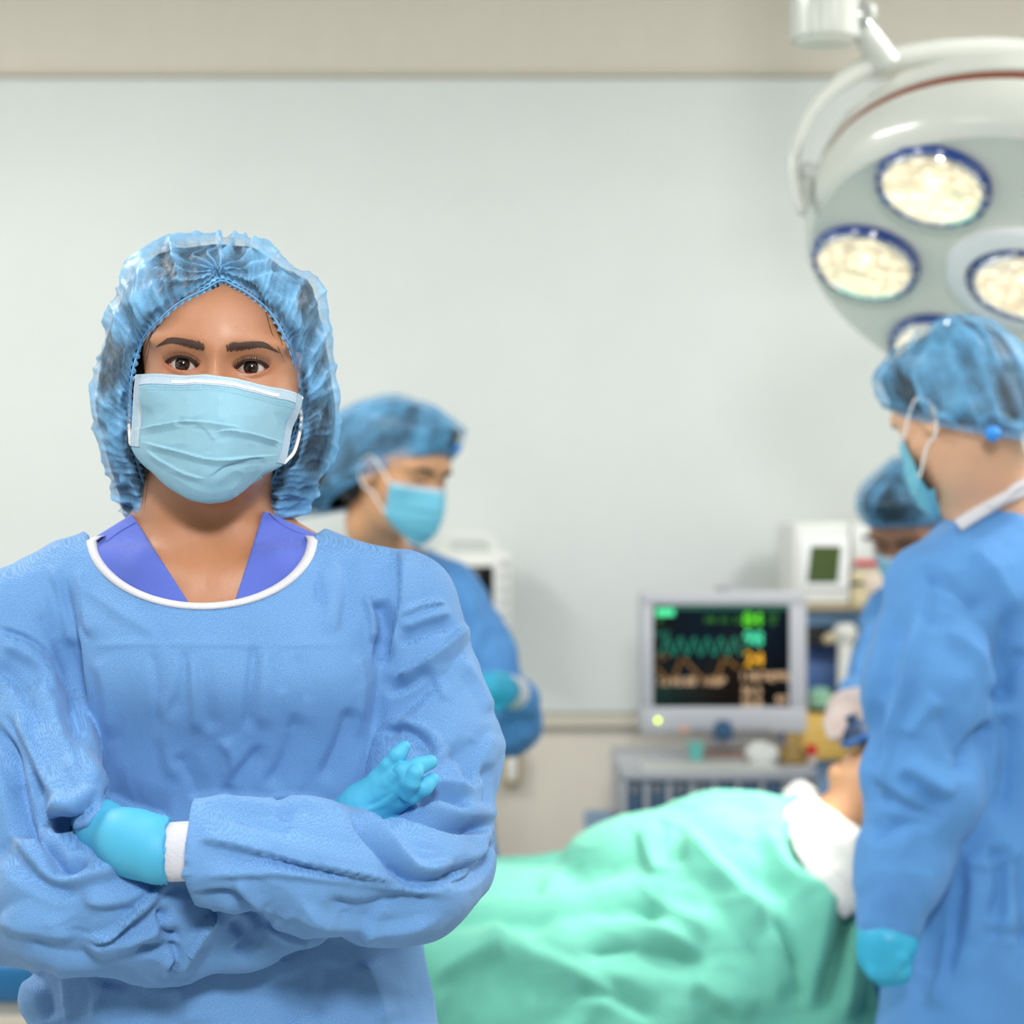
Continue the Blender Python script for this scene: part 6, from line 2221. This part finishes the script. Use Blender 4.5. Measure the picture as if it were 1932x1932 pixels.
MB().box((pa(1607, 0)[0], YA - .005, zs_), (pa(1745, 0)[0], 5.18, pa(0, 1078)[2]), .006).build('lower_casing', M['cream'], cu_)
MB().box((pa(1607, 0)[0], YA - .005, pa(0, 1078)[2]), (pa(1745, 0)[0], 5.18, pa(0, 988)[2]), .008).build('upper_casing', M['white_pl'], cu_)
MB().box(tuple(pa(1613, 1068, -.010)), tuple(pa(1682, 1057, -.004)), .001).build('strip', M['red'], cu_, label='red strip')
MB().box(tuple(pa(1629, 1018, -.011)), tuple(pa(1650, 1009, -.004)), .001).build('switch', M['black_pl'], cu_)
MB().box(tuple(pa(1606, 1103, -.011)), tuple(pa(1628, 1096, -.004)), .001).build('switch', M['black_pl'], cu_)
MB().box(tuple(pa(1634, 1118, -.010)), tuple(pa(1740, 1082, -.004)), .002).build('front_plate', M['pinkish'], cu_)

# --- wall monitor behind the nurse
YW = 5.10
wm = thing('wall_monitor', 'white monitor with carrying handle and blank screen behind the nurse\'s shoulder', 'monitor', (at(890, 1100, YW)[0], 5.2, at(0, 1100, YW)[2]))
pw_ = lambda px, py, dy=0: at(px, py, YW + dy)
MB().box(tuple(pw_(815, 1200)), tuple(pw_(966, 1040, .11)), .012, 3).build('casing', M['white_pl'], wm)
MB().tube([pw_(838, 1042, .05), pw_(842, 1022, .05), pw_(856, 1014, .05), pw_(915, 1014, .05), pw_(928, 1022, .05), pw_(934, 1042, .05)], .011, 10, samples=40).build('handle', M['white_pl'], wm)
MB().box(tuple(pw_(832, 1150, -.004)), tuple(pw_(931, 1068, .004)), .002).build('screen', M['black_scr'], wm)
for k in range(5):
    MB().box(tuple(pw_(944, 1070 + k * 24, -.005)), tuple(pw_(958, 1056 + k * 24, .004)), .002).build('button', M['bezel'], wm)
MB().box(tuple(pw_(880, 1160, .10)), tuple(np.array([pw_(912, 0)[0], 5.29, pw_(0, 1090)[2]])), .004).build('bracket', M['grey_pl'], wm)
MB().lathe([(.016, 0), (.016, .012), (0, .012)], pw_(951, 1188, 0), (0, -1, 0), 18).build('dial', M['bezel'], wm)
oc = thing('cable_hook', 'beige cable bracket on the wall below the nurse\'s elbow', 'bracket', at(962, 1450, 5.27))
MB().box(tuple(at(948, 1484, 5.262)), tuple(at(984, 1412, 5.289)), .004).build('plate', M['tan'], oc)
MB().box(tuple(at(957, 1474, 5.252)), tuple(at(974, 1420, 5.264)), .003).build('cover', M['white_pl'], oc)

# --- surgical lamp
lamp = thing('surgical_lamp', 'large round surgical lamp with warm bulbs, white yoke and ceiling arm', 'surgical lamp', at(1600, 0, 3.34))
LC = at(1935, 530, 3.30)
LN = np.array([-.30, -.45, -.84])
LN /= np.linalg.norm(LN)
e1 = np.cross(LN, (0, 1, 0))
e1 = np.array([0.94, 0, -0.34]) - LN * (np.array([0.94, 0, -0.34]) @ LN)
e1 /= np.linalg.norm(e1)
e2 = np.cross(LN, e1)
if e2[2] < 0:
    e2 = -e2
RA = 415 / FPX * 3.30
inl = lambda x, y, h=0.0: LC + e1 * x * RA + e2 * y * RA + LN * h
MB().lathe([(RA * .985, .004), (RA * 1.0, .0), (RA * 1.035, -.012), (RA * 1.06, -.040), (RA * 1.06, -.072), (RA * 1.05, -.088), (RA * 1.03, -.092)], LC, LN, 96).build('rim_band', M['lampwhite'], lamp)
MB().lathe([(RA * 1.03, -.090), (RA * 1.042, -.092), (RA * 1.042, -.106), (RA * 1.03, -.110)], LC, LN, 96).build('gasket', M['lampgroove'], lamp)
MB().lathe([(RA * 1.03, -.102), (RA * 1.055, -.108), (RA * 1.04, -.140), (RA * .96, -.165), (RA * .8, -.20), (RA * .5, -.235), (RA * .2, -.25), (0, -.252)], LC, LN, 96).build('cover', M['lampwhite'], lamp)
MB().lathe([(RA * .985, .004), (RA * .95, -.001), (RA * .5, -.004), (0, -.004)], LC, LN, 96).build('face_plate', M['lampface'], lamp)
MB().lathe([(RA * .37, -.004), (RA * .36, .006), (RA * .30, .012), (RA * .27, .012), (RA * .26, -.002)], LC, LN, 64).build('centre_ring', M['strip'], lamp)
warm = NT('warm_lit_reflector')
cw = warm.coord('Object')
nzw = warm.n('ShaderNodeTexVoronoi', Scale=60.0)
warm.l(cw, nzw.inputs['Vector'])
rmp = warm.n('ShaderNodeMapRange')
rmp.inputs[1].default_value, rmp.inputs[2].default_value = 0.0, 0.7
rmp.inputs[3].default_value, rmp.inputs[4].default_value = 1.3, 0.45
warm.l(nzw.outputs['Distance'], rmp.inputs[0])
warm.b.inputs['Base Color'].default_value = srgb(240, 225, 190)
warm.b.inputs['Emission Color'].default_value = srgb(255, 238, 205)
warm.l(rmp.outputs[0], warm.b.inputs['Emission Strength'])
warm.s(Roughness=0.2, Metallic=0.4)
lensm = mat('clear_lens_ring', (236, 240, 240), 0.05, var=0.0, coat=1.0, metal=0.6)
spots = [(0, 0)] + [(.735 * math.cos(math.radians(k)), .735 * math.sin(math.radians(k))) for k in (24, 84, 144, 201, 258, 318)]
for (x, y) in spots:
    c = inl(x, y)
    rb = RA * .262
    pod = MB().lathe([(rb * .97, -.004), (rb * .99, .008), (rb * .95, .015), (rb * .90, .013), (rb * .87, .002)], c, LN, 48).build('bulb_rim', M['blueglass'], lamp)
    MB().lathe([(rb * .86, .011), (rb * .80, .010), (rb * .55, .007), (rb * .3, .005), (0, .004)], c, LN, 40).build('reflector', warm.m, pod)
    MB().lathe([(rb * .90, .012), (rb * .87, .0165), (rb * .82, .015), (rb * .80, .009)], c, LN, 48).build('lens_ring', lensm, pod)
    MB().lathe([(rb * .13, .003), (rb * .15, .014), (rb * .08, .020), (0, .021)], c, LN, 20).build('bulb', emis('hot_filament_cap', (255, 246, 225), 1.2) if False else warm.m, pod)
    for k in range(18):
        an = k / 18 * 2 * math.pi
        p = c + (e1 * math.cos(an) + e2 * math.sin(an)) * rb * .93 + LN * .0145
        MB().lathe([(0, .0035), (.0022, .002), (.003, 0)], p, LN, 8).build('facet_stud', M['chrome'], pod)
# yoke: a flat band from pivot to pivot over the head
yk = [(1512, 400, 3.30), (1499, 300, 3.31), (1538, 200, 3.33), (1640, 125, 3.36), (1780, 98, 3.38), (1932, 98, 3.39), (2090, 130, 3.38), (2240, 220, 3.36), (2330, 340, 3.33), (2350, 480, 3.31)]
yp = [LC - LN * .055 - e1 * RA * 1.085] + [at(*p) for p in yk] + [LC - LN * .055 + e1 * RA * 1.085]
yb = MB().tube(yp, [.008, .0085, .009, .011, .017, .020, .020, .020, .017, .011, .009, .008], 12, samples=120)
yb.build('yoke', M['lampwhite'], lamp)
for s_ in (-1, 1):
    MB().lathe([(.016, 0), (.016, .02), (.010, .024), (0, .024)], LC - LN * .055 + e1 * s_ * RA * 1.058, e1 * s_, 20).build('pivot', M['lampwhite'], lamp)
MB().tube([at(1672, 122, 3.36), at(1652, 92, 3.355), at(1630, 58, 3.35)], [.024, .023, .020], 20, samples=12).build('lower_arm', M['lampwhite'], lamp)
MB().tube([at(1632, 60, 3.35), at(1622, 46, 3.345)], .018, 20).build('joint_collar', M['chrome'], lamp)
MB().lathe([(.014, -.035), (.018, -.030), (.018, .012), (.012, .020), (0, .021)], at(1620, 26, 3.335), (0.25, -1, 0.1), 24).build('joint_knob', M['chrome'], lamp)
MB().tube([at(1640, 20, 3.36), at(1622, 30, 3.35), at(1600, 24, 3.345)], .016, 16, samples=8).build('knuckle', M['lampwhite'], lamp)
ax0 = at(1557, 78, 3.34)
MB().lathe([(.050, 0), (.054, .004), (.054, .30), (.045, .33), (.045, ZC - ax0[2])], ax0, (0, 0, 1), 40).build('ceiling_arm', M['lampwhite'], lamp)
MB().lathe([(0, -.004), (.044, -.004), (.048, .001)], ax0, (0, 0, 1), 40).build('arm_cap', M['lampface'], lamp)
MB().lathe([(.16, ZC - .03), (.16, ZC), (0, ZC)], (ax0[0], ax0[1], 0), (0, 0, 1), 40).build('ceiling_flange', M['lampwhite'], lamp)
# the light the bulbs throw on the table
for (x, y) in (spots[0], spots[2], spots[4], spots[6]):
    l = bpy.data.lights.new('surgical_lamp_light', 'SPOT')
    l.energy = 34
    l.color = (1.0, 0.95, 0.84)
    l.spot_size = math.radians(33)
    l.spot_blend = 0.55
    l.shadow_soft_size = 0.05
    o = bpy.data.objects.new('surgical_lamp_light', l)
    p = inl(x, y, .05)
    o.location = p
    o.rotation_euler = (Vector((.26, 3.36, .85)) - Vector(p)).to_track_quat('-Z', 'Y').to_euler()
    COL.objects.link(o)
